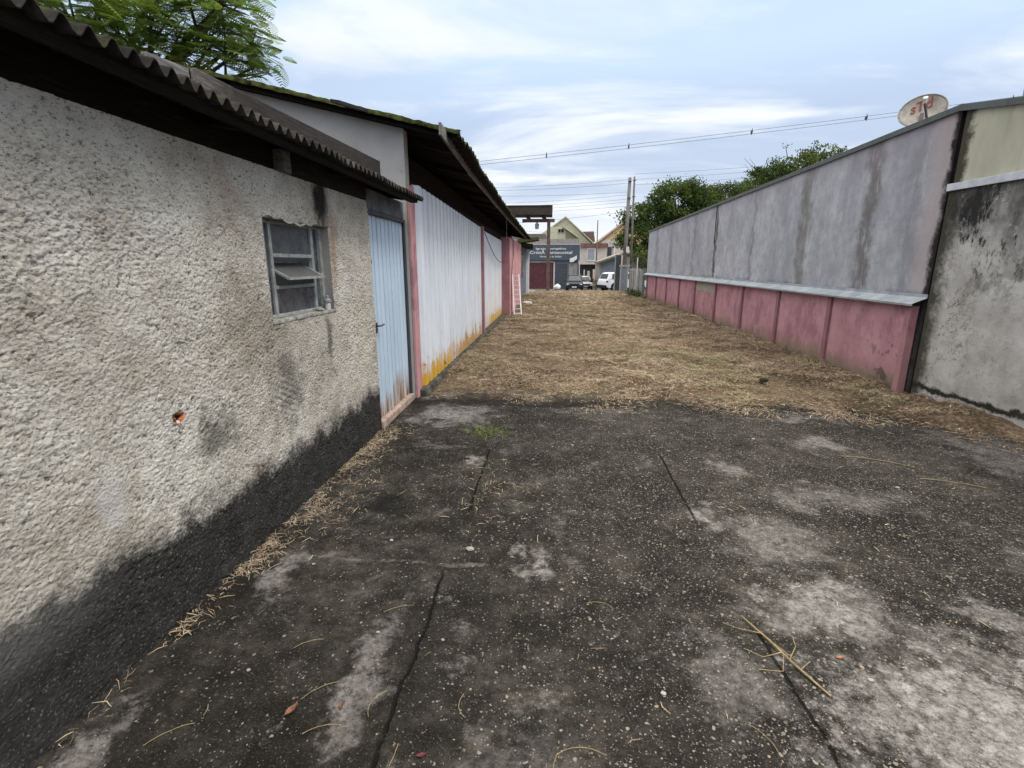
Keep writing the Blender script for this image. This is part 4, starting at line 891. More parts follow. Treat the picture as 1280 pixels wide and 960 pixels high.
wire((px2x(744.6, 63), 63, zy(292, 63)), (px2x(640, 63), 64, zy(288, 63)), .2, .012, 'lone service wire from the slim dark pole towards the gate canopy')
pl = thing('twin_power_line', (5, 24, 6.6), 'pair of overhead conductors with spacers crossing the open sky', 'power line')
def pz_(xv): return 6.31 + .0925 * (xv + .2) - .0 + .0012 * (xv - 5) ** 2 * .5
for dz, dy in ((.06, .0), (-.06, .1)):
    pts = [(xv, 24 + dy, pz_(xv) + dz) for xv in np.linspace(-16, 30, 60)]; mk('conductor', G().tube(pts, .009, 5), WIRE, pl)
for xv in (-.41, 3.19, 8.35, 12.94, -4.2, 18.5):
    g = G().tube([(xv, 24.0, pz_(xv) - .12), (xv, 24.0, pz_(xv) + .14)], .014, 6).box(xv - .025, xv + .025, 23.97, 24.1, pz_(xv) - .05, pz_(xv) + .05); mk('spacer', g, DKG, pl)

# ------------------------------------------------------------------ canopy on post at the lot entrance
YN = 42.; kn = YN / 31.
cn = thing('entrance_canopy', (-.4, YN, gz(YN)), 'dark flat canopy roof on a brown steel post at the lot entrance', 'canopy')
def cb(x0, x1, dy0, dy1, r0, r1): return G().box(x0 * kn, x1 * kn, YN + dy0, YN + dy1, zy(r0, YN), zy(r1, YN))
mk('roof_panel', G().hexa([(-3.9, YN - 1, zy(272, YN)), (-.13 * kn, YN - 1, zy(272.5, YN)), (-.13 * kn, YN + 2.6, zy(271, YN)), (-3.9, YN + 2.6, zy(271, YN))], [(-3.9, YN - 1, zy(262.5, YN)), (-.13 * kn, YN - 1, zy(262.8, YN)), (-.13 * kn, YN + 2.6, zy(262.5, YN)), (-3.9, YN + 2.6, zy(262.5, YN))]), plain('dark_brown_soffit', (.05, .042, .035), .8, .2, 0, .2, 3), cn, bevel=.01)
mk('roof_edge', G().box(-3.9, -.12 * kn, YN - 1.05, YN + 2.65, zy(262.4, YN), zy(261.6, YN)), MOSS, cn)
mk('cross_beam', cb(-1.9, .02, -.1, .05, 280, 276), BRN, cn)
for xx in (-1.45, -.52): mk('strut', G().beam((xx * kn, YN, zy(277, YN)), ((xx - .3) * kn, YN + .4, zy(270, YN)), .12, .22), BRN, cn)
mk('post', G().box(-.43 * kn, -.23 * kn, YN - .14, YN + .1, gz(YN) - .1, zy(279.9, YN)), BRN, cn, bevel=.01)
fl = thing('floodlight', (-1.0 * kn, YN - .15, zy(287, YN)), 'small grey floodlight hanging under the canopy beam', 'floodlight')
mk('housing', G().prism([(-1.13 * kn, zy(288, YN)), (-.93 * kn, zy(288, YN)), (-.89 * kn, zy(282, YN)), (-1.15 * kn, zy(282, YN))], 'y', YN - .25, YN - .05), GAL, fl, bevel=.01)
mk('bracket', G().box(-1.10 * kn, -.95 * kn, YN - .18, YN - .11, zy(281.9, YN), zy(280.2, YN)), PVC, fl)

# ------------------------------------------------------------------ chapel building with sign
YC = 55.0; KC = YC / 35.; zg = gz(YC)
ch = thing('chapel_building', (0, YC, zg), 'slate grey shopfront chapel with sign board and maroon gates', 'building')
mk('front_wall', G().box(-7.5, px2x(722, YC), YC, YC + .25, zg, zy(306, YC)), SLB, ch)
mk('parapet', G().box(-8.2, px2x(723, YC), YC + .3, YC + 9, zg, zy(299.5, YC)), GRR, ch)
mk('sign_board', G().box(px2x(650, YC), px2x(724, YC), YC - .22, YC - .12, zy(325, YC), zy(306.5, YC)), SLT, ch, bevel=.01)
mk('sign_edge', G().box(px2x(650, YC), px2x(724.5, YC), YC - .2, YC - .05, zy(306.4, YC), zy(305.4, YC)), CRM, ch)
RT = Matrix.Rotation(R(90), 4, 'X')
def txt(s_, p0_, p1_, pyb, hpx, sp=1.0):
    hgt = hpx * YC / 641. / .72
    g = text_geo(s_, hgt, RT, 0, .006, space=sp); xs_ = [v[0] for v in g.v]; a_, b_ = px2x(p0_, YC), px2x(p1_, YC); k_ = (b_ - a_) / (max(xs_) - min(xs_))
    g.v = [((v[0] - min(xs_)) * k_ + a_, v[1] + YC - .23, v[2] + zy(pyb, YC)) for v in g.v]; return g
mk('lettering', txt('Igreja Evangélica', 670, 707, 312.2, 2.3), WHP, ch, fixn=False)
mk('lettering', txt('CristÃ Pentecostal', 662.5, 714.5, 317.4, 3.6), WHP, ch, fixn=False)
mk('lettering', txt('Ministério de Búfalo', 675, 702, 321.6, 2.0), WHP, ch, fixn=False)
g = G(); xa, xb = px2x(660, YC), px2x(680.5, YC)
mk('gate_recess', G().box(px2x(659, YC), px2x(692, YC), YC - .02, YC + .02, zg, zy(325.2, YC)), MARD, ch)
def slats(a_, b_, zt, nm):
    g = G(); n_ = int((b_ - a_) / .30)
    for i in range(n_): g.box(a_ + i * (b_ - a_) / n_ + .03, a_ + (i + 1) * (b_ - a_) / n_ - .03, YC - .07, YC - .03, zg + .08, zt)
    g.box(a_, b_, YC - .06, YC - .045, zg + .05, zt + .02); g.box(a_, b_, YC - .085, YC - .03, zg + .03, zg + .1)
    mk(nm, g, MAR, ch)
slats(px2x(660.2, YC), px2x(682, YC), zy(328.5, YC), 'gate'); slats(px2x(683.5, YC), px2x(691, YC), zy(329, YC), 'gate')
mk('gate_head', G().box(px2x(659, YC), px2x(692.5, YC), YC - .1, YC - .0, zy(328, YC), zy(325.4, YC)), CC, ch)
mk('gate_post', G().box(px2x(692, YC), px2x(693.6, YC), YC - .12, YC, zg, zy(327.5, YC)), CRM, ch)
sh = mk('shutter', G().box(px2x(694.5, YC), px2x(709, YC), YC - .05, YC - .01, zg, zy(331, YC)), plain('dark_blue_grey_shutter', (.085, .10, .125), .6, .3), ch)
g = G()
for i in range(18): g.box(px2x(694.7, YC), px2x(708.8, YC), YC - .062, YC - .052, zg + .12 + i * .15, zg + .17 + i * .15)
mk('shutter_rib', g, DKG, sh)
mk('side_panel', G().box(px2x(711, YC), px2x(721, YC), YC - .06, YC - .01, zg, zy(328.5, YC)), GRR, ch)
mk('white_notice', G().prism([(px2x(711.8, YC), zy(327.5, YC)), (px2x(716.5, YC), zy(327, YC)), (px2x(720.5, YC), zy(323.5, YC)), (px2x(720.5, YC), zy(319.2, YC)), (px2x(716, YC), zy(321.5, YC)), (px2x(711.8, YC), zy(323, YC))], 'y', YC - .29, YC - .27), WHP, ch)
mk('downpipe', G().tube([(px2x(724, YC), YC - .1, zy(306, YC)), (px2x(724, YC), YC - .1, zg)], .045, 10), PVC, ch)
mk('footing', G().box(px2x(656, YC), px2x(706, YC), YC - .55, YC - .1, zg - .1, zg + .09), CC, ch)

# white sack by the shutter
YS = 53.6; sx = px2x(697, YS); sz = gz(YS)
g = G(); V = []; F = []; nu, nv = 10, 16
for i in range(nu + 1):
    for j in range(nv):
        ph = math.pi * i / nu; t = 2 * math.pi * j / nv; r_ = 1 + .16 * math.sin(3 * t + 2 * ph) + .10 * math.sin(5 * t - 3 * ph)
        V.append((sx + .36 * r_ * math.sin(ph) * math.cos(t), YS + .35 * r_ * math.sin(ph) * math.sin(t), sz + .28 + .30 * math.cos(ph) * r_))
for i in range(nu):
    for j in range(nv): F.append((i * nv + j, i * nv + (j + 1) % nv, (i + 1) * nv + (j + 1) % nv, (i + 1) * nv + j))
mk('plastic_sack', G().add(V, F), WHP, base=(sx, YS, sz), smooth=True, label='bulging white plastic sack on the ground beside the narrow maroon gate', cat='sack')

# ------------------------------------------------------------------ cars
def car(name, loc, rz, body_mat, label, suv=True, sc=1.0, rack=False):
    root = thing(name, (0, 0, 0), label, 'car')
    L, Wd = 4.3, 1.8; h = 1.64 if suv else 1.5
    # side outline (x forward, z)
    lo = [(-2.12, .42), (-2.15, .62), (-2.10, .95), (-2.02, 1.03), (1.0, 1.03), (1.9, .93), (2.12, .80), (2.15, .55), (2.1, .32), (-2.0, .32)]
    def loft(profile, hw, top_in, z_lo, z_hi, y_round=.0):
        V = []; F = []; n_ = len(profile); secs = ((-1, .0), (-.86, .0), (.86, .0), (1, .0))
        for s_, _ in secs:
            for (xx, zz_) in profile:
                t = max(0, (zz_ - z_lo) / (z_hi - z_lo)); inn = top_in * t; e = .06 if abs(s_) == 1 else 0
                V.append((xx * (1 - e * .5), s_ * (hw - inn), zz_ + (.0 if not e else (-.03 * t))))
        for k in range(3):
            for i in range(n_): F.append((k * n_ + i, k * n_ + (i + 1) % n_, (k + 1) * n_ + (i + 1) % n_, (k + 1) * n_ + i))
        F += [tuple(range(n_)), tuple(range(3 * n_, 4 * n_))[::-1]]; return G().add(V, F)
    b = mk('body', loft(lo, Wd / 2, .06, .4, 1.05), body_mat, root, bevel=.04, smooth=False)
    cab = [(-2.0, 1.02), (-1.78, h - .08), (-1.5, h), (.15, h), (.45, h - .05), (1.1, 1.02)] if suv else [(-1.85, 1.02), (-1.35, h - .06), (-1.0, h), (.2, h), (.45, h - .04), (1.2, 1.0)]
    mk('cabin', loft(cab, Wd / 2 - .05, .17, 1.02, h), body_mat, root, bevel=.03)
    # glass
    rw = mk('rear_window', G().add([(-1.965, -.62, 1.10), (-1.965, .62, 1.10), (-1.80, .55, h - .13), (-1.80, -.55, h - .13), (-1.98, -.62, 1.10), (-1.98, .62, 1.10), (-1.825, .55, h - .13), (-1.825, -.55, h - .13)],
       [(0, 1, 2, 3), (7, 6, 5, 4), (0, 4, 5, 1), (1, 5, 6, 2), (2, 6, 7, 3), (3, 7, 4, 0)]) if suv else
       G().add([(-1.83, -.62, 1.08), (-1.83, .62, 1.08), (-1.42, .55, h - .1), (-1.42, -.55, h - .1), (-1.86, -.62, 1.09), (-1.86, .62, 1.09), (-1.45, .55, h - .08), (-1.45, -.55, h - .08)],
       [(0, 1, 2, 3), (7, 6, 5, 4), (0, 4, 5, 1), (1, 5, 6, 2), (2, 6, 7, 3), (3, 7, 4, 0)]), GLS, root)
    mk('windscreen', G().add([(1.08, -.66, 1.06), (1.08, .66, 1.06), (.50, .56, h - .09), (.50, -.56, h - .09), (1.115, -.66, 1.08), (1.115, .66, 1.08), (.53, .56, h - .06), (.53, -.56, h - .06)],
       [(0, 1, 2, 3), (7, 6, 5, 4), (0, 4, 5, 1), (1, 5, 6, 2), (2, 6, 7, 3), (3, 7, 4, 0)]), GLS, root)
    for s_ in (-1, 1):
        for xa, xb in ((-1.62, -.95), (-.88, -.1), (-.02, .72)):
            yo, yi = s_ * (Wd / 2 - .045), s_ * (Wd / 2 - .185)
            top = h - .12; xc = min(xb, .5) if xb > .5 else xb
            A = [(xa, yo, 1.07), (xb, yo, 1.07), (xc, yi, top), (xa + (.12 if xa < -1.5 else 0), yi, top)]
            mk('side_window', G().add(A + [(p[0], p[1] - s_ * .03, p[2] - .005) for p in A], [(0, 1, 2, 3), (7, 6, 5, 4), (0, 4, 5, 1), (1, 5, 6, 2), (2, 6, 7, 3), (3, 7, 4, 0)]), GLS, root)
        for xx in (-1.32, 1.34):
            wh = mk('wheel', G().lathe([(.20, -.10), (.33, -.11), (.345, -.06), (.345, .06), (.33, .11), (.2, .10)], (xx, s_ * (Wd / 2 - .10), .345), 24, 'y'), BLK, root, smooth=False)
            mk('rim', G().lathe([(.05, s_ * .0 + .0), (.2, .01), (.215, .02)] if s_ > 0 else [(.215, -.02), (.2, -.01), (.05, 0)], (xx, s_ * (Wd / 2 + .005), .345), 16, 'y'), GAL, wh)
            mk('wheel_arch', G().lathe([(.41, -.02), (.41, .02)], (xx, s_ * (Wd / 2 - .022), .36), 24, 'y'), BLK, root)
        mk('tail_light', G().box(-2.12, -1.98, s_ * .86 - .1 * (s_ > 0), s_ * .86 + .1 * (s_ < 0), .78, .96), RED if name != 'x' else RED, root)
        mk('headlight', G().box(1.98, 2.13, min(s_ * .55, s_ * .82), max(s_ * .55, s_ * .82), .66, .80), WHP, root)
        mk('mirror', G().box(.72, .86, min(s_ * .9, s_ * 1.03), max(s_ * .9, s_ * 1.03), 1.02, 1.16), body_mat, root, bevel=.02)
    mk('bumper', G().box(2.05, 2.20, -.82, .82, .28, .52), BLK, root, bevel=.03); mk('bumper', G().box(-2.2, -2.05, -.82, .82, .28, .55), BLK, root, bevel=.03)
    mk('grille', G().box(2.10, 2.165, -.5, .5, .56, .76), BLK, root); mk('number_plate', G().box(2.2, 2.215, -.24, .24, .40, .52), WHP, root)
    if rack:
        for s_ in (-.6, .6): mk('roof_rail', G().box(-1.3, .2, s_ - .02, s_ + .02, h + .02, h + .07), GAL, root)
    root.location = loc; root.rotation_euler = (0, 0, rz); root.scale = (sc,) * 3
    return root
WCAR = Mat('white_car_paint', .3, .5, 0, (.74, .75, .78)); DCAR = Mat('black_car_paint', .3, .4, 0, (.012, .014, .02)); SCAR = Mat('silver_car_paint', .3, .5, .2, (.55, .57, .60))
car('parked_car', (px2x(778, 49.2), 49.2, gz(49.2)), R(24), WCAR, 'white hatchback parked beside the dark gate leaf, rear end showing', True, 1.06)
car('parked_car', (px2x(719, 52), 51.8, gz(52)), R(-94), DCAR, 'black car facing the lot, parked beside the chapel front', True, .92, True)
car('parked_car', (px2x(730, 62), 62, gz(62)), R(-86), WCAR, 'white van-like car half hidden behind the black car', True, .95)

# ------------------------------------------------------------------ houses beyond the street
YH = 74.; zh = gz(YH)
hs = thing('white_house', (px2x(747, YH), YH, zh), 'two-storey off-white house with brown roof edge behind the slim pole', 'house')
x0, x1 = px2x(723, YH), px2x(757, YH)
mk('upper_wall', G().box(x0, x1, YH, YH + 8, zy(330, YH), zy(309, YH)), CRM, hs)
mk('lower_wall', G().box(x0 + .2, x1, YH + 1.2, YH + 8, zh, zy(330, YH)), DKG, hs)  # set-back storey coloured dark as painted shadow of the open garage
mk('roof_band', G().box(x0 - .1, x1 + .1, YH - .25, YH + 8.2, zy(309.2, YH), zy(305, YH)), plain('rusty_brown_fascia', (.20, .11, .10), .8, .2, 0, .25, 3), hs)
wn = mk('window', G().box(px2x(732.5, YH), px2x(743, YH), YH - .06, YH - .005, zy(326, YH), zy(310.8, YH)), WHP, hs)
mk('pane', G().box(px2x(733.5, YH), px2x(742, YH), YH - .08, YH - .062, zy(324.6, YH), zy(312, YH)), plain('drawn_grey_shutter', (.30, .33, .37), .7, .2), wn)
x2 = px2x(757, YH); x3 = px2x(780, YH)
mk('side_wing', G().box(x2 + .02, x3, YH + 1, YH + 8, zh, zy(300, YH)), CRM, hs)
wn = mk('window', G().box(px2x(758.5, YH), px2x(763.5, YH), YH + .92, YH + .995, zy(324, YH), zy(309, YH)), DKG, hs)
mk('wing_edge', G().box(px2x(766, YH), px2x(767.3, YH), YH + .85, YH + .99, zy(330, YH), zy(305, YH)), WHP, hs)
for a_, b_ in ((734, 737), (741, 743.5), (729.5, 731)):
    mk('garden_pier', G().box(px2x(a_, 66), px2x(b_, 66), 66, 66.4, gz(55), zy(336 + (a_ % 3), 66)), CRM, base=(px2x(a_, 66), 66, gz(55)), label={734: 'pale pier, middle one before the white house', 741: 'pale pier just left of the slim dark pole foot', 729.5: 'narrow pale pier next to the half hidden white car'}[a_], cat='gate pier')
# garage with grey shutter
YG = 58.
ga = thing('garage', (px2x(759, YG), YG, gz(YG)), 'grey garage with slanted pale roof behind the white car', 'garage')
mk('wall', G().prism([(px2x(748, YG), gz(YG)), (px2x(772, YG), gz(YG)), (px2x(772, YG), zy(319, YG)), (px2x(748, YG), zy(327, YG))], 'y', YG, YG + 5), CRM, ga)
mk('shutter', G().prism([(px2x(750, YG), gz(YG)), (px2x(768, YG), gz(YG)), (px2x(768, YG), zy(324, YG)), (px2x(750, YG), zy(329, YG))], 'y', YG - .05, YG - .005), GAL, ga)
mk('roof', G().prism([(px2x(746, YG), zy(328.5, YG)), (px2x(777, YG), zy(317.5, YG)), (px2x(777, YG), zy(315.5, YG)), (px2x(746, YG), zy(326.5, YG))], 'y', YG - .6, YG + 5.3), plain('pale_fibre_roof', (.36, .33, .28), .9, .1, 0, .25, 3), ga)
# yellowish gable house
YY1 = 92.
yh = thing('gabled_house', (px2x(706, YY1), YY1, gz(60)), 'greenish yellow house with tall pointed gable and small square window', 'house')
ap = (px2x(705.5, YY1), zy(274.5, YY1)); l_ = (px2x(664, YY1), zy(304, YY1)); r_ = (px2x(744, YY1), zy(309, YY1)); zb = gz(60)
mk('gable_wall', G().prism([(l_[0] + .4, zb), (r_[0] - .4, zb), (r_[0] - .4, r_[1] + .1), ap, (l_[0] + .4, l_[1] + .1)], 'y', YY1, YY1 + 9), YEG, yh)
mk('roof_slope', G().prism([(l_[0], l_[1]), ap, (ap[0], ap[1] + .2), (l_[0] - .1, l_[1] + .18)], 'y', YY1 - .35, YY1 + 9.2), YEG, yh)
mk('roof_slope', G().prism([(r_[0], r_[1]), ap, (ap[0], ap[1] + .2), (r_[0] + .1, r_[1] + .18)], 'y', YY1 - .35, YY1 + 9.2), YEG, yh)
Y2 = 88.
mk('front_block', G().prism([(px2x(671, Y2), zb), (px2x(706, Y2), zb), (px2x(706, Y2), zy(288, Y2)), (px2x(701, Y2), zy(285.6, Y2)), (px2x(690, Y2), zy(285, Y2)), (px2x(671, Y2), zy(299, Y2))], 'y', Y2, Y2 + 4), YEL, yh)
mk('lean_to', G().prism([(px2x(706.2, Y2), zb), (px2x(722, Y2), zb), (px2x(722, Y2), zy(299.5, Y2)), (px2x(706.2, Y2), zy(288, Y2))], 'y', Y2, Y2 + 4), plain('green_grey_side_render', (.27, .28, .18), .9, .1), yh)
mk('lean_to_roof', G().prism([(px2x(702, Y2), zy(285.2, Y2)), (px2x(721, Y2), zy(298.2, Y2)), (px2x(720.5, Y2), zy(296.8, Y2)), (px2x(703, Y2), zy(284.2, Y2))], 'y', Y2 - .5, Y2 + 4), YEL, yh)
wn = mk('window', G().box(px2x(696.5, Y2), px2x(703.8, Y2), Y2 - .08, Y2 - .005, zy(292.2, Y2), zy(287.6, Y2)), CRM, yh)
for a_, b_ in ((697, 699.9), (700.5, 703.4)): mk('pane', G().box(px2x(a_, Y2), px2x(b_, Y2), Y2 - .1, Y2 - .082, zy(291.8, Y2), zy(288, Y2)), DKW, wn)
# brown dormer roof and cream-orange house
YO = 86.
bh_ = thing('brown_roof_house', (px2x(729, 104), 104, zb), 'small brown tiled roof showing between the two gables', 'house')
mk('wall', G().box(px2x(716, 104), px2x(741, 104), 104, 112, zb, zy(302, 104)), CRM, bh_); mk('roof', G().prism([(px2x(714, 104), zy(303, 104)), (px2x(742, 104), zy(303, 104)), (px2x(740, 104), zy(291, 104)), (px2x(718, 104), zy(291.5, 104))], 'y', 103.5, 112), TIL, bh_)
oh = thing('orange_house', (px2x(775, YO), YO, zb), 'light orange gabled house half hidden behind the power poles', 'house')
ap = (px2x(783, YO), zy(275, YO))
mk('gable_wall', G().prism([(px2x(741, YO), zb), (px2x(822, YO), zb), (px2x(822, YO), zy(308, YO)), ap, (px2x(741, YO), zy(309, YO))], 'y', YO, YO + 9), ORG_, oh)
mk('roof', G().prism([(px2x(738, YO), zy(310, YO)), ap, (px2x(825, YO), zy(309, YO)), (px2x(825, YO), zy(307, YO)), (ap[0], ap[1] + .25), (px2x(737, YO), zy(308, YO))], 'y', YO - .4, YO + 9.3), CRM, oh)
YB = 54.
bs = thing('back_shed', (px2x(800, YB), YB, gz(YB)), 'small brown-roofed outbuilding behind the grey precast fence', 'shed')
mk('wall', G().prism([(px2x(786, YB), gz(YB)), (px2x(815, YB), gz(YB)), (px2x(815, YB), zy(318, YB)), (px2x(800, YB), zy(312, YB)), (px2x(786, YB), zy(319, YB))], 'y', YB, YB + 5), GRR, bs)
mk('roof', G().prism([(px2x(784, YB), zy(318.5, YB)), (px2x(801, YB), zy(310.5, YB)), (px2x(818, YB), zy(319, YB)), (px2x(818, YB), zy(317, YB)), (px2x(801, YB), zy(308.7, YB)), (px2x(784, YB), zy(316.8, YB))], 'y', YB - .5, YB + 5.3), TIL, bs)
gh = thing('grey_roof_house', (-7, 72, zb), 'low grey-roofed house seen under the canopy beam', 'house')
mk('wall', G().box(-12, px2x(681, 72), 72, 80, zb, zy(300, 72)), GRR, gh); mk('roof', G().box(-12.2, px2x(682, 72), 71.7, 80.2, zy(300, 72), zy(293.5, 72)), plain('grey_brown_roof', (.17, .15, .14), .9, .1), gh)

# ------------------------------------------------------------------ trees
def rnd_dirs(n):
    v = RNG.normal(size=(n, 3)); return v / np.linalg.norm(v, axis=1)[:, None]
def leafquads(C, L, Wd, droop=.3, rnd=None):
    n = len(C); d = rnd_dirs(n); d[:, 2] -= droop; d /= np.linalg.norm(d, axis=1)[:, None]
    s_ = np.cross(d, rnd_dirs(n)); s_ /= np.linalg.norm(s_, axis=1)[:, None] + 1e-9
    L = np.broadcast_to(L, n)[:, None]; Wd = np.broadcast_to(Wd, n)[:, None]
    V = np.stack([C, C + d * L * .5 + s_ * Wd * .5, C + d * L, C + d * L * .5 - s_ * Wd * .5], 1).reshape(-1, 3)
    return V, np.arange(4 * n).reshape(-1, 4), np.repeat(rnd, 4)
def limbs(base, tips, r0, splitz, seed):
    g = G(); rg = random.Random(seed); b = Vector(base); s_ = Vector((base[0] + rg.uniform(-.2, .2), base[1], splitz))
    g.tube([b - Vector((0, 0, .2)), b.lerp(s_, .5) + Vector((.06, .05, 0)), s_], [r0, r0 * .85, r0 * .7], 10)
    for t in tips:
        t = Vector(t); m1 = s_.lerp(t, .4) + Vector((rg.uniform(-.3, .3), rg.uniform(-.3, .3), .3)); g.tube([s_ - Vector((0, 0, .1)), m1, t], [r0 * .5, r0 * .3, r0 * .07], 7)
        for _ in range(3):
            e = t + Vector((rg.uniform(-1, 1), rg.uniform(-1, 1), rg.uniform(-.3, .7))); g.tube([m1.lerp(t, rg.uniform(.2, .8)), e], [r0 * .14, r0 * .03], 5)
    return g
def tree(name, base, lobes, nclump, nleaf, cs, leaf, mat, label, r0=.2, splitz=None, seed=1, flat=1.0, cat='tree'):
    t = thing(name, base, label, cat)
    CC_ = []; wts = np.array([l[3] * l[4] * l[5] for l in lobes]) ** .7; wts /= wts.sum()
    for l, w_ in zip(lobes, wts):
        q = max(3, int(nclump * w_)); d = rnd_dirs(q); r_ = RNG.uniform(.35, 1.0, q) ** .45
        CC_.append(np.array(l[:3]) + d * r_[:, None] * np.array(l[3:6]))
    CL = np.concatenate(CC_); per = RNG.poisson(nleaf, len(CL)); tone = np.clip(RNG.normal(.42, .2, len(CL)), 0, 1)
    idx = np.repeat(np.arange(len(CL)), per); sg = (cs * RNG.uniform(.6, 1.3, len(CL)))[idx][:, None]
    P_ = CL[idx] + RNG.normal(size=(len(idx), 3)) * sg * np.array([1, 1, .55 * flat])
    V, F, A = leafquads(P_, leaf * RNG.uniform(.6, 1.3, len(idx)), leaf * .5, .25, np.clip(tone[idx] + RNG.normal(0, .14, len(idx)), 0, 1))
    mk('crown', (V, F), mat, t, attrs={'rnd': A})
    tips = [tuple(CL[i]) for i in RNG.choice(len(CL), min(14, len(CL)), replace=False)]
    mk('trunk', limbs(base, tips, r0, splitz or (min(l[2] - l[5] for l in lobes)), seed), BARK, t)
    return t
def at(px, py, Y_): return (px2x(px, Y_) * 1.0, Y_, zy(py, Y_))
def ray(px, py, Y_):
    f = 623.; p = R(13.5); a = R(4.64); xx = (px - 640) / f; yy = -(py - 480) / f
    d = (xx, math.cos(p) + yy * math.sin(p), -math.sin(p) + yy * math.cos(p)); X = math.cos(a) * d[0] - math.sin(a) * d[1]; Yd = math.sin(a) * d[0] + math.cos(a) * d[1]
    return (X * Y_ / Yd, Y_, 1.6 + d[2] * Y_ / Yd)
# the big mango-like tree behind the poles
Lb = []
for px_, py_c, rx, rz in ((848, 252, 2.1, 1.8), (822, 272, 1.7, 1.7), (872, 258, 1.7, 1.5), (800, 295, 1.3, 1.1), (845, 290, 2.3, 1.7), (880, 285, 2.0, 1.5), (905, 268, 1.3, 1.0), (800, 268, .8, .8), (785, 290, .7, 1.3), (780, 268, .35, .5), (815, 312, 1.2, .9), (778, 302, .5, .6), (905, 290, 1.6, 1.3), (862, 240, .8, .7), (835, 238, .8, .6)):
    c_ = ray(px_, py_c, 50 + RNG.uniform(-1, 1)); Lb.append((*c_, rx * 1.19, rx * 1.05, rz * 1.19))
tree('broadleaf_tree', (ray(850, 330, 51)[0], 51, gz(51)), Lb, 560, 66, .34, .26, LF2, 'big dense dark green tree behind the twin power poles', .3, 2.0, 3)
Lb = [(*ray(px_, p2, 52), rx * 1.18, rx * 1.18, rz * 1.18) for px_, p2, rx, rz in ((912, 247, 1.9, 1.1), (938, 240, 1.5, .9), (892, 252, 1.7, 1.2), (958, 245, 1.7, 1.3), (925, 238, .9, .6), (975, 240, 1.5, 1.2), (900, 262, 2.2, 1.3), (882, 244, .8, .7))]
tree('bushy_tree', (ray(930, 330, 52)[0], 52, gz(52)), Lb, 330, 60, .32, .23, LF3, 'lower mid green tree between the big tree and the flat-topped tree', .18, 2.0, 5)
Lb = [(*ray(px_, p2, 26), rx, rx, rz) for px_, p2, rx, rz in ((1000, 205, 1.5, .32), (1025, 192, 1.0, .25), (970, 215, 1.1, .32), (955, 222, .7, .3), (1040, 200, .9, .4), (990, 220, 1.2, .3), (1015, 215, 1.4, .4), (958, 238, .5, .25), (985, 236, .8, .35), (948, 213, .4, .2))]
ft = tree('flat_topped_tree', (ray(1000, 330, 26.5)[0], 26.5, 0), Lb, 240, 46, .17, .13, LF3, 'flat-topped spreading tree rising over the grey wall coping', .16, 3.0, 7, .5)
tips_ = [((985, 200), (982, 182)), ((1015, 192), (1019, 177)), ((1028, 190), (1034, 181)), ((968, 208), (966, 197)), ((1000, 196), (1001, 188)), ((1040, 190), (1044, 182))]
g = G(); Vs = []
for a_, b_ in tips_:
    g.tube([ray(*a_, 26), ray(*b_, 26)], [.02, .012], 5); Vs.append(ray(*b_, 26))
mk('sprig', g, BARK, ft)
P_ = np.repeat(np.array(Vs), 14, 0) + RNG.normal(size=(14 * len(Vs), 3)) * .10 * np.array([1, 1, .5]); V, F, A = leafquads(P_, .10, .06, 0, RNG.uniform(0, .5, len(P_)))
mk('sprig_leaves', (V, F), LF2, ft, attrs={'rnd': A})
# shrubs
for nm, c_, r_, lab in (('shrub', ray(803, 322, 31), (.5, .6, .75), 'leafy green shrub peeking over the grey precast fence'), ('shrub', ray(739, 354, 61), (1.0, .6, .5), 'low dark shrub at the foot of the slim pole'),
                        ('shrub', (4.2, 26.4, .06), (.2, 1.0, .16), 'weedy green tuft along the foot of the grey precast fence')):
    tree(nm, (c_[0], c_[1], gz(c_[1])), [(*c_, *r_)], 26, 40, .14, .12, LF3, lab, .03, max(gz(c_[1]) + .05, c_[2] - r_[2]), 9, cat='shrub')
# feathery tree behind the shed: bipinnate fronds
ftree = thing('feathery_tree', (-9.6, 11, 0), 'bright green feathery-leaved tree leaning over the roofs on the left', 'tree')
bl = [(*ray(px_, p2, Y_), rx, rx, rz) for px_, p2, Y_, rx, rz in ((120, 10, 9.5, 1.3, .7), (190, 30, 9.5, 1.1, .6), (250, 35, 10, 1.0, .7), (290, 60, 10.3, .75, .5), (315, 55, 10.5, .6, .4), (275, 5, 10, .9, .5), (60, -30, 9, 1.2, .7), (200, -40, 10, 1.5, .8), (315, 85, 10.6, .35, .25), (225, 70, 10, .9, .4), (150, 45, 9.5, .9, .4), (300, -22, 10.3, .35, .4))]
Vall, Aall, cnt = [], [], 0; FV = []
wts = np.array([l[3] * l[4] * l[5] for l in bl]) ** .6; wts /= wts.sum(); centers = []
for l, w_ in zip(bl, wts):
    q = int(950 * w_) + 4; d = rnd_dirs(q); centers.append(np.array(l[:3]) + d * (RNG.random(q) ** .4)[:, None] * np.array(l[3:6]))
centers = np.concatenate(centers); TC = np.array([-9.0, 11, 4.5])
npn, nlf = 10, 9
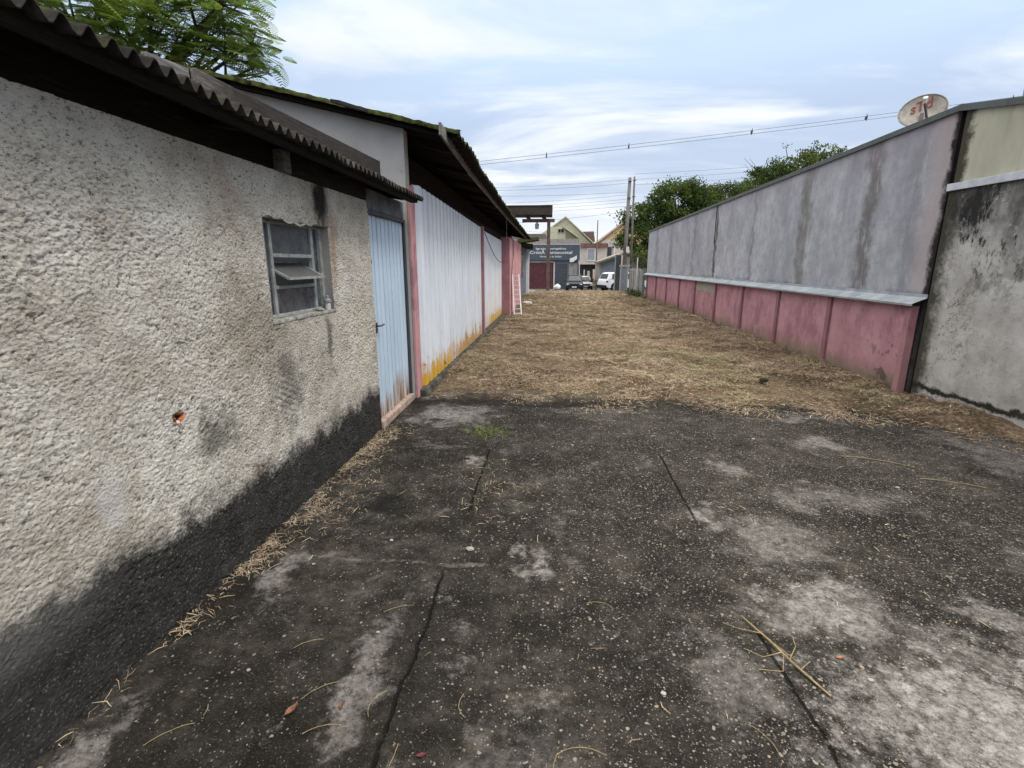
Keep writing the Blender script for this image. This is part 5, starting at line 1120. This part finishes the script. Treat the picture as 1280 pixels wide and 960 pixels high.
for ci, c_ in enumerate(centers):
    out = (c_ - TC) / np.linalg.norm(c_ - TC) * .8 + RNG.normal(0, .75, 3); out[2] = out[2] * .45 - .12; out /= np.linalg.norm(out); L_ = RNG.uniform(.26, .46); tone = np.clip(RNG.normal(.45, .24), 0, 1)
    side = np.cross(out, [0, 0, 1]); side /= np.linalg.norm(side); up_ = np.cross(side, out)
    tp_ = np.linspace(.12, 1, npn); fr_ = 1 - .55 * tp_; 
    for sgn in (-1, 1):
        pts = c_ + out * L_ * tp_[:, None] + np.array([0, 0, -1]) * (.35 * L_ * tp_ ** 2)[:, None]
        pd = side * sgn * .9 + out * .35 + np.array([0, 0, -.18]); pl_ = .17 * np.sin(np.pi * (.15 + .8 * tp_)) 
        w_ = .016
        # each pinna as two leaflet rows -> narrow notched strip of small quads
        u = np.linspace(.1, 1, nlf)
        q = pts[:, None] + pd * (pl_[:, None] * u[None])[..., None]
        q = q.reshape(-1, 3); o1 = out * w_ * .9; o2 = pd * .007
        for s2 in (-1, 1):
            FV.append(np.stack([q - o2, q + o2, q + o2 + out * s2 * .011 + pd * .006, q - o2 + out * s2 * .011 + pd * .006], 1).reshape(-1, 3)); Aall.append(np.full(len(q) * 4, tone) + RNG.normal(0, .05, len(q) * 4))
FV = np.concatenate(FV); Aall = np.clip(np.concatenate(Aall), 0, 1)
mk('crown', (FV, np.arange(len(FV)).reshape(-1, 4)), LF1, ftree, attrs={'rnd': Aall})
g = limbs((-9.6, 11, 0), [l[:3] for l in bl], .22, 3.6, 4)
for c_ in centers[::9]:
    j = int(np.argmin([np.linalg.norm(np.array(l[:3]) - c_) for l in bl])); g.tube([bl[j][:3], tuple(c_)], [.02, .006], 4)
mk('trunk', g, BARK, ftree)

# ------------------------------------------------------------------ small loose things
g = G().lathe([(.020, 0), (.021, .045), (.018, .05)], (-1.70, 3.69, WZ0 + .004), 16)
jar = thing('jar', (-1.70, 3.69, WZ0 + .004), 'small white jar with grey dented cap on the window sill corner', 'jar')
mk('body', g, PVC, jar, smooth=False)
mk('cap', G().lathe([(.018, .05), (.026, .055), (.026, .072), (.012, .082), (.010, .105), (.004, .108)], (-1.70, 3.69, WZ0 + .004), 16), GAL, jar)
def pebble(name, c_, r_, mat, label, cat, seed=0, fl=.6, ar=1.4, group=None):
    V = []; F = []; nu, nv = 7, 10; rg = random.Random(seed)
    for i in range(nu + 1):
        for j in range(nv):
            ph = math.pi * i / nu; t = 2 * math.pi * j / nv; k_ = 1 + rg.uniform(-.13, .13) if 0 < i < nu else 1
            V.append((c_[0] + r_ * ar * k_ * math.sin(ph) * math.cos(t + seed), c_[1] + r_ * k_ * math.sin(ph) * math.sin(t + seed), c_[2] + r_ * fl + r_ * fl * math.cos(ph)))
    for i in range(nu):
        for j in range(nv): F.append((i * nv + j, i * nv + (j + 1) % nv, (i + 1) * nv + (j + 1) % nv, (i + 1) * nv + j))
    return mk(name, G().add(V, F), mat, base=c_, smooth=False, label=label, cat=cat, group=group)
ROCK = plain('pale_stone', (.38, .35, .31), .9, .1, 0, .2, 40)
pebble('mortar_lump', (-1.705, 3.56, WZ0 + .003), .022, CC, 'grey lump of mortar lying on the window sill', 'mortar lump', 3, .6, 1.6)
pebble('stone', (-.45, 2.54, 0), .018, ROCK, 'pale flat stone on the dark slab beside the left joint', 'stone', 1, .5, 1.5)
for i, (a_, b_, r_) in enumerate([(-.93, 2.6, .009), (-1.28, 2.33, .008), (.45, 1.62, .008), (2.55, 3.6, .012), (1.9, 4.6, .012), (3.4, 3.2, .012), (-.75, 1.85, .007), (.2, 4.3, .010), (1.28, 1.75, .009), (-1.2, 1.6, .007)]):
    pebble('pebble', (a_, b_, 0), r_, ROCK, 'small pale pebble lying loose on the concrete slab', 'pebble', i + 11, .55, 1.3, 'loose pebbles on the slab')
pebble('clod', (2.84, 6.78, bed_h(np.array([2.84]), np.array([6.78]))[0] + .01), .05, plain('dark_clod', (.03, .025, .02), .95, .1), 'black clod lying on the straw in the right half', 'clod', 5, .6, 1.3)
for i, (a_, b_) in enumerate([(-1.28, 7.4), (-1.22, 7.55), (-1.35, 7.3)]):
    pebble('brick_shard', (a_, b_, .0), .045, plain('red_shard', (.16, .045, .03), .95, .1), 'dark red brick shard on the soil beside the white sheet wall', 'shard', i + 31, .5, 1.3, 'brick shards by the white sheet wall')
pebble('rubble_stone', (-1.05, 20.5, -.01), .16, CRM, 'pale rubble lump near the ladder at the pink wall', 'stone', 9, .5, 1.3)
def dleaf(name, x_, y__, L_, az, mat, label):
    V = []; F = []; n_ = 7; d = Vector((math.cos(az), math.sin(az), 0)); s_ = Vector((-math.sin(az), math.cos(az), 0))
    for i in range(n_):
        t = i / (n_ - 1); wv = L_ * .2 * math.sin(math.pi * min(1, t * 1.02)) + .0008; zz_ = .004 + L_ * .18 * (2 * t - 1) ** 2
        c_ = Vector((x_, y__, zz_)) + d * L_ * (t - .5); V += [c_ - s_ * wv + Vector((0, 0, wv * .6)), c_, c_ + s_ * wv + Vector((0, 0, wv * .6))]
    for i in range(n_ - 1): F += [(3 * i, 3 * i + 1, 3 * i + 4, 3 * i + 3), (3 * i + 1, 3 * i + 2, 3 * i + 5, 3 * i + 4)]
    o = mk(name, G().add(V, F), mat, base=(x_, y__, 0), label=label, cat='leaf'); m_ = o.modifiers.new('solid', 'SOLIDIFY'); m_.thickness = .0008; return o
DL = plain('brown_leaf', (.20, .09, .055), .7, .2, 0, .3, 60); RL = plain('dark_red_leaf', (.16, .035, .035), .6, .3, 0, .3, 60)
dleaf('dead_leaf', -.93, 1.43, .062, R(70), DL, 'pinkish brown curled dead leaf near the bottom left of the slab')
dleaf('dead_leaf', -.755, 1.465, .035, R(110), DL, 'short reddish brown dead leaf lying right of the curled one')
dleaf('dead_leaf', -.41, 1.30, .035, R(20), RL, 'dark red dead leaf beside the joint at the bottom edge')
dleaf('dead_leaf', 1.22, 1.86, .03, R(20), plain('orange_leaf', (.38, .15, .07), .7, .2), 'tiny orange dead leaf right of the twig')
tw = thing('twig', (1.0, 1.85, 0), 'long forked dry twig lying across the right joint', 'twig')
TWM = plain('straw_coloured_twig', (.34, .26, .14), .8, .2, 0, .2, 40)
mk('stem', G().tube([(.90, 2.08, .012), (.96, 1.93, .016), (1.01, 1.80, .012), (1.08, 1.655, .006)], [.003, .0045, .005, .004], 7), TWM, tw)
for pts in ([(.93, 2.0, .012), (.985, 1.88, .02), (1.02, 1.79, .03)], [(.945, 1.97, .013), (.85, 1.985, .02), (.80, 2.03, .01)], [(.985, 1.86, .014), (.90, 1.83, .012), (.84, 1.88, .006)], [(1.0, 1.82, .014), (1.05, 1.88, .03), (1.07, 1.95, .02)], [(.99, 1.85, .014), (.95, 1.76, .01), (.86, 1.77, .004)], [(1.02, 1.77, .013), (1.07, 1.80, .03)]):
    mk('side_shoot', G().tube(pts, [.0022] + [.0016] * (len(pts) - 1), 5), TWM, tw)
for i, (a_, b_, L_, az, cv_) in enumerate([(-.86, 1.52, .14, 40, .02), (-.62, 1.48, .12, 75, .03), (-.78, 1.36, .13, 20, .02), (-.50, 1.29, .08, 85, .0), (-1.02, 1.75, .12, 30, .02), (.05, 1.28, .12, 95, .02), (.12, 1.34, .16, 5, .03), (-.30, 1.5, .1, 100, .02), (.25, 2.1, .12, -10, .03), (-.7, 2.0, .14, 25, .02), (2.7, 4.1, .5, -25, .06), (3.0, 3.7, .4, -20, .04), (.75, 1.45, .12, -60, .02), (-1.3, 1.3, .15, 40, .02)]):
    d = Vector((math.cos(R(az)), math.sin(R(az)), 0)); s_ = Vector((-d.y, d.x, 0)); c_ = Vector((a_, b_, .004))
    mk('straw_stem', G().tube([c_ + d * L_ * t + s_ * cv_ * (1 - 4 * t * t) + Vector((0, 0, .003 + .01 * abs(t))) for t in np.linspace(-.5, .5, 9)], .0011 if i < 10 or i > 11 else .0028, 5), TWM, base=(a_, b_, 0), label='single dry straw stem lying loose on the dark slab', cat='straw stem', group='loose straw stems on the slab')
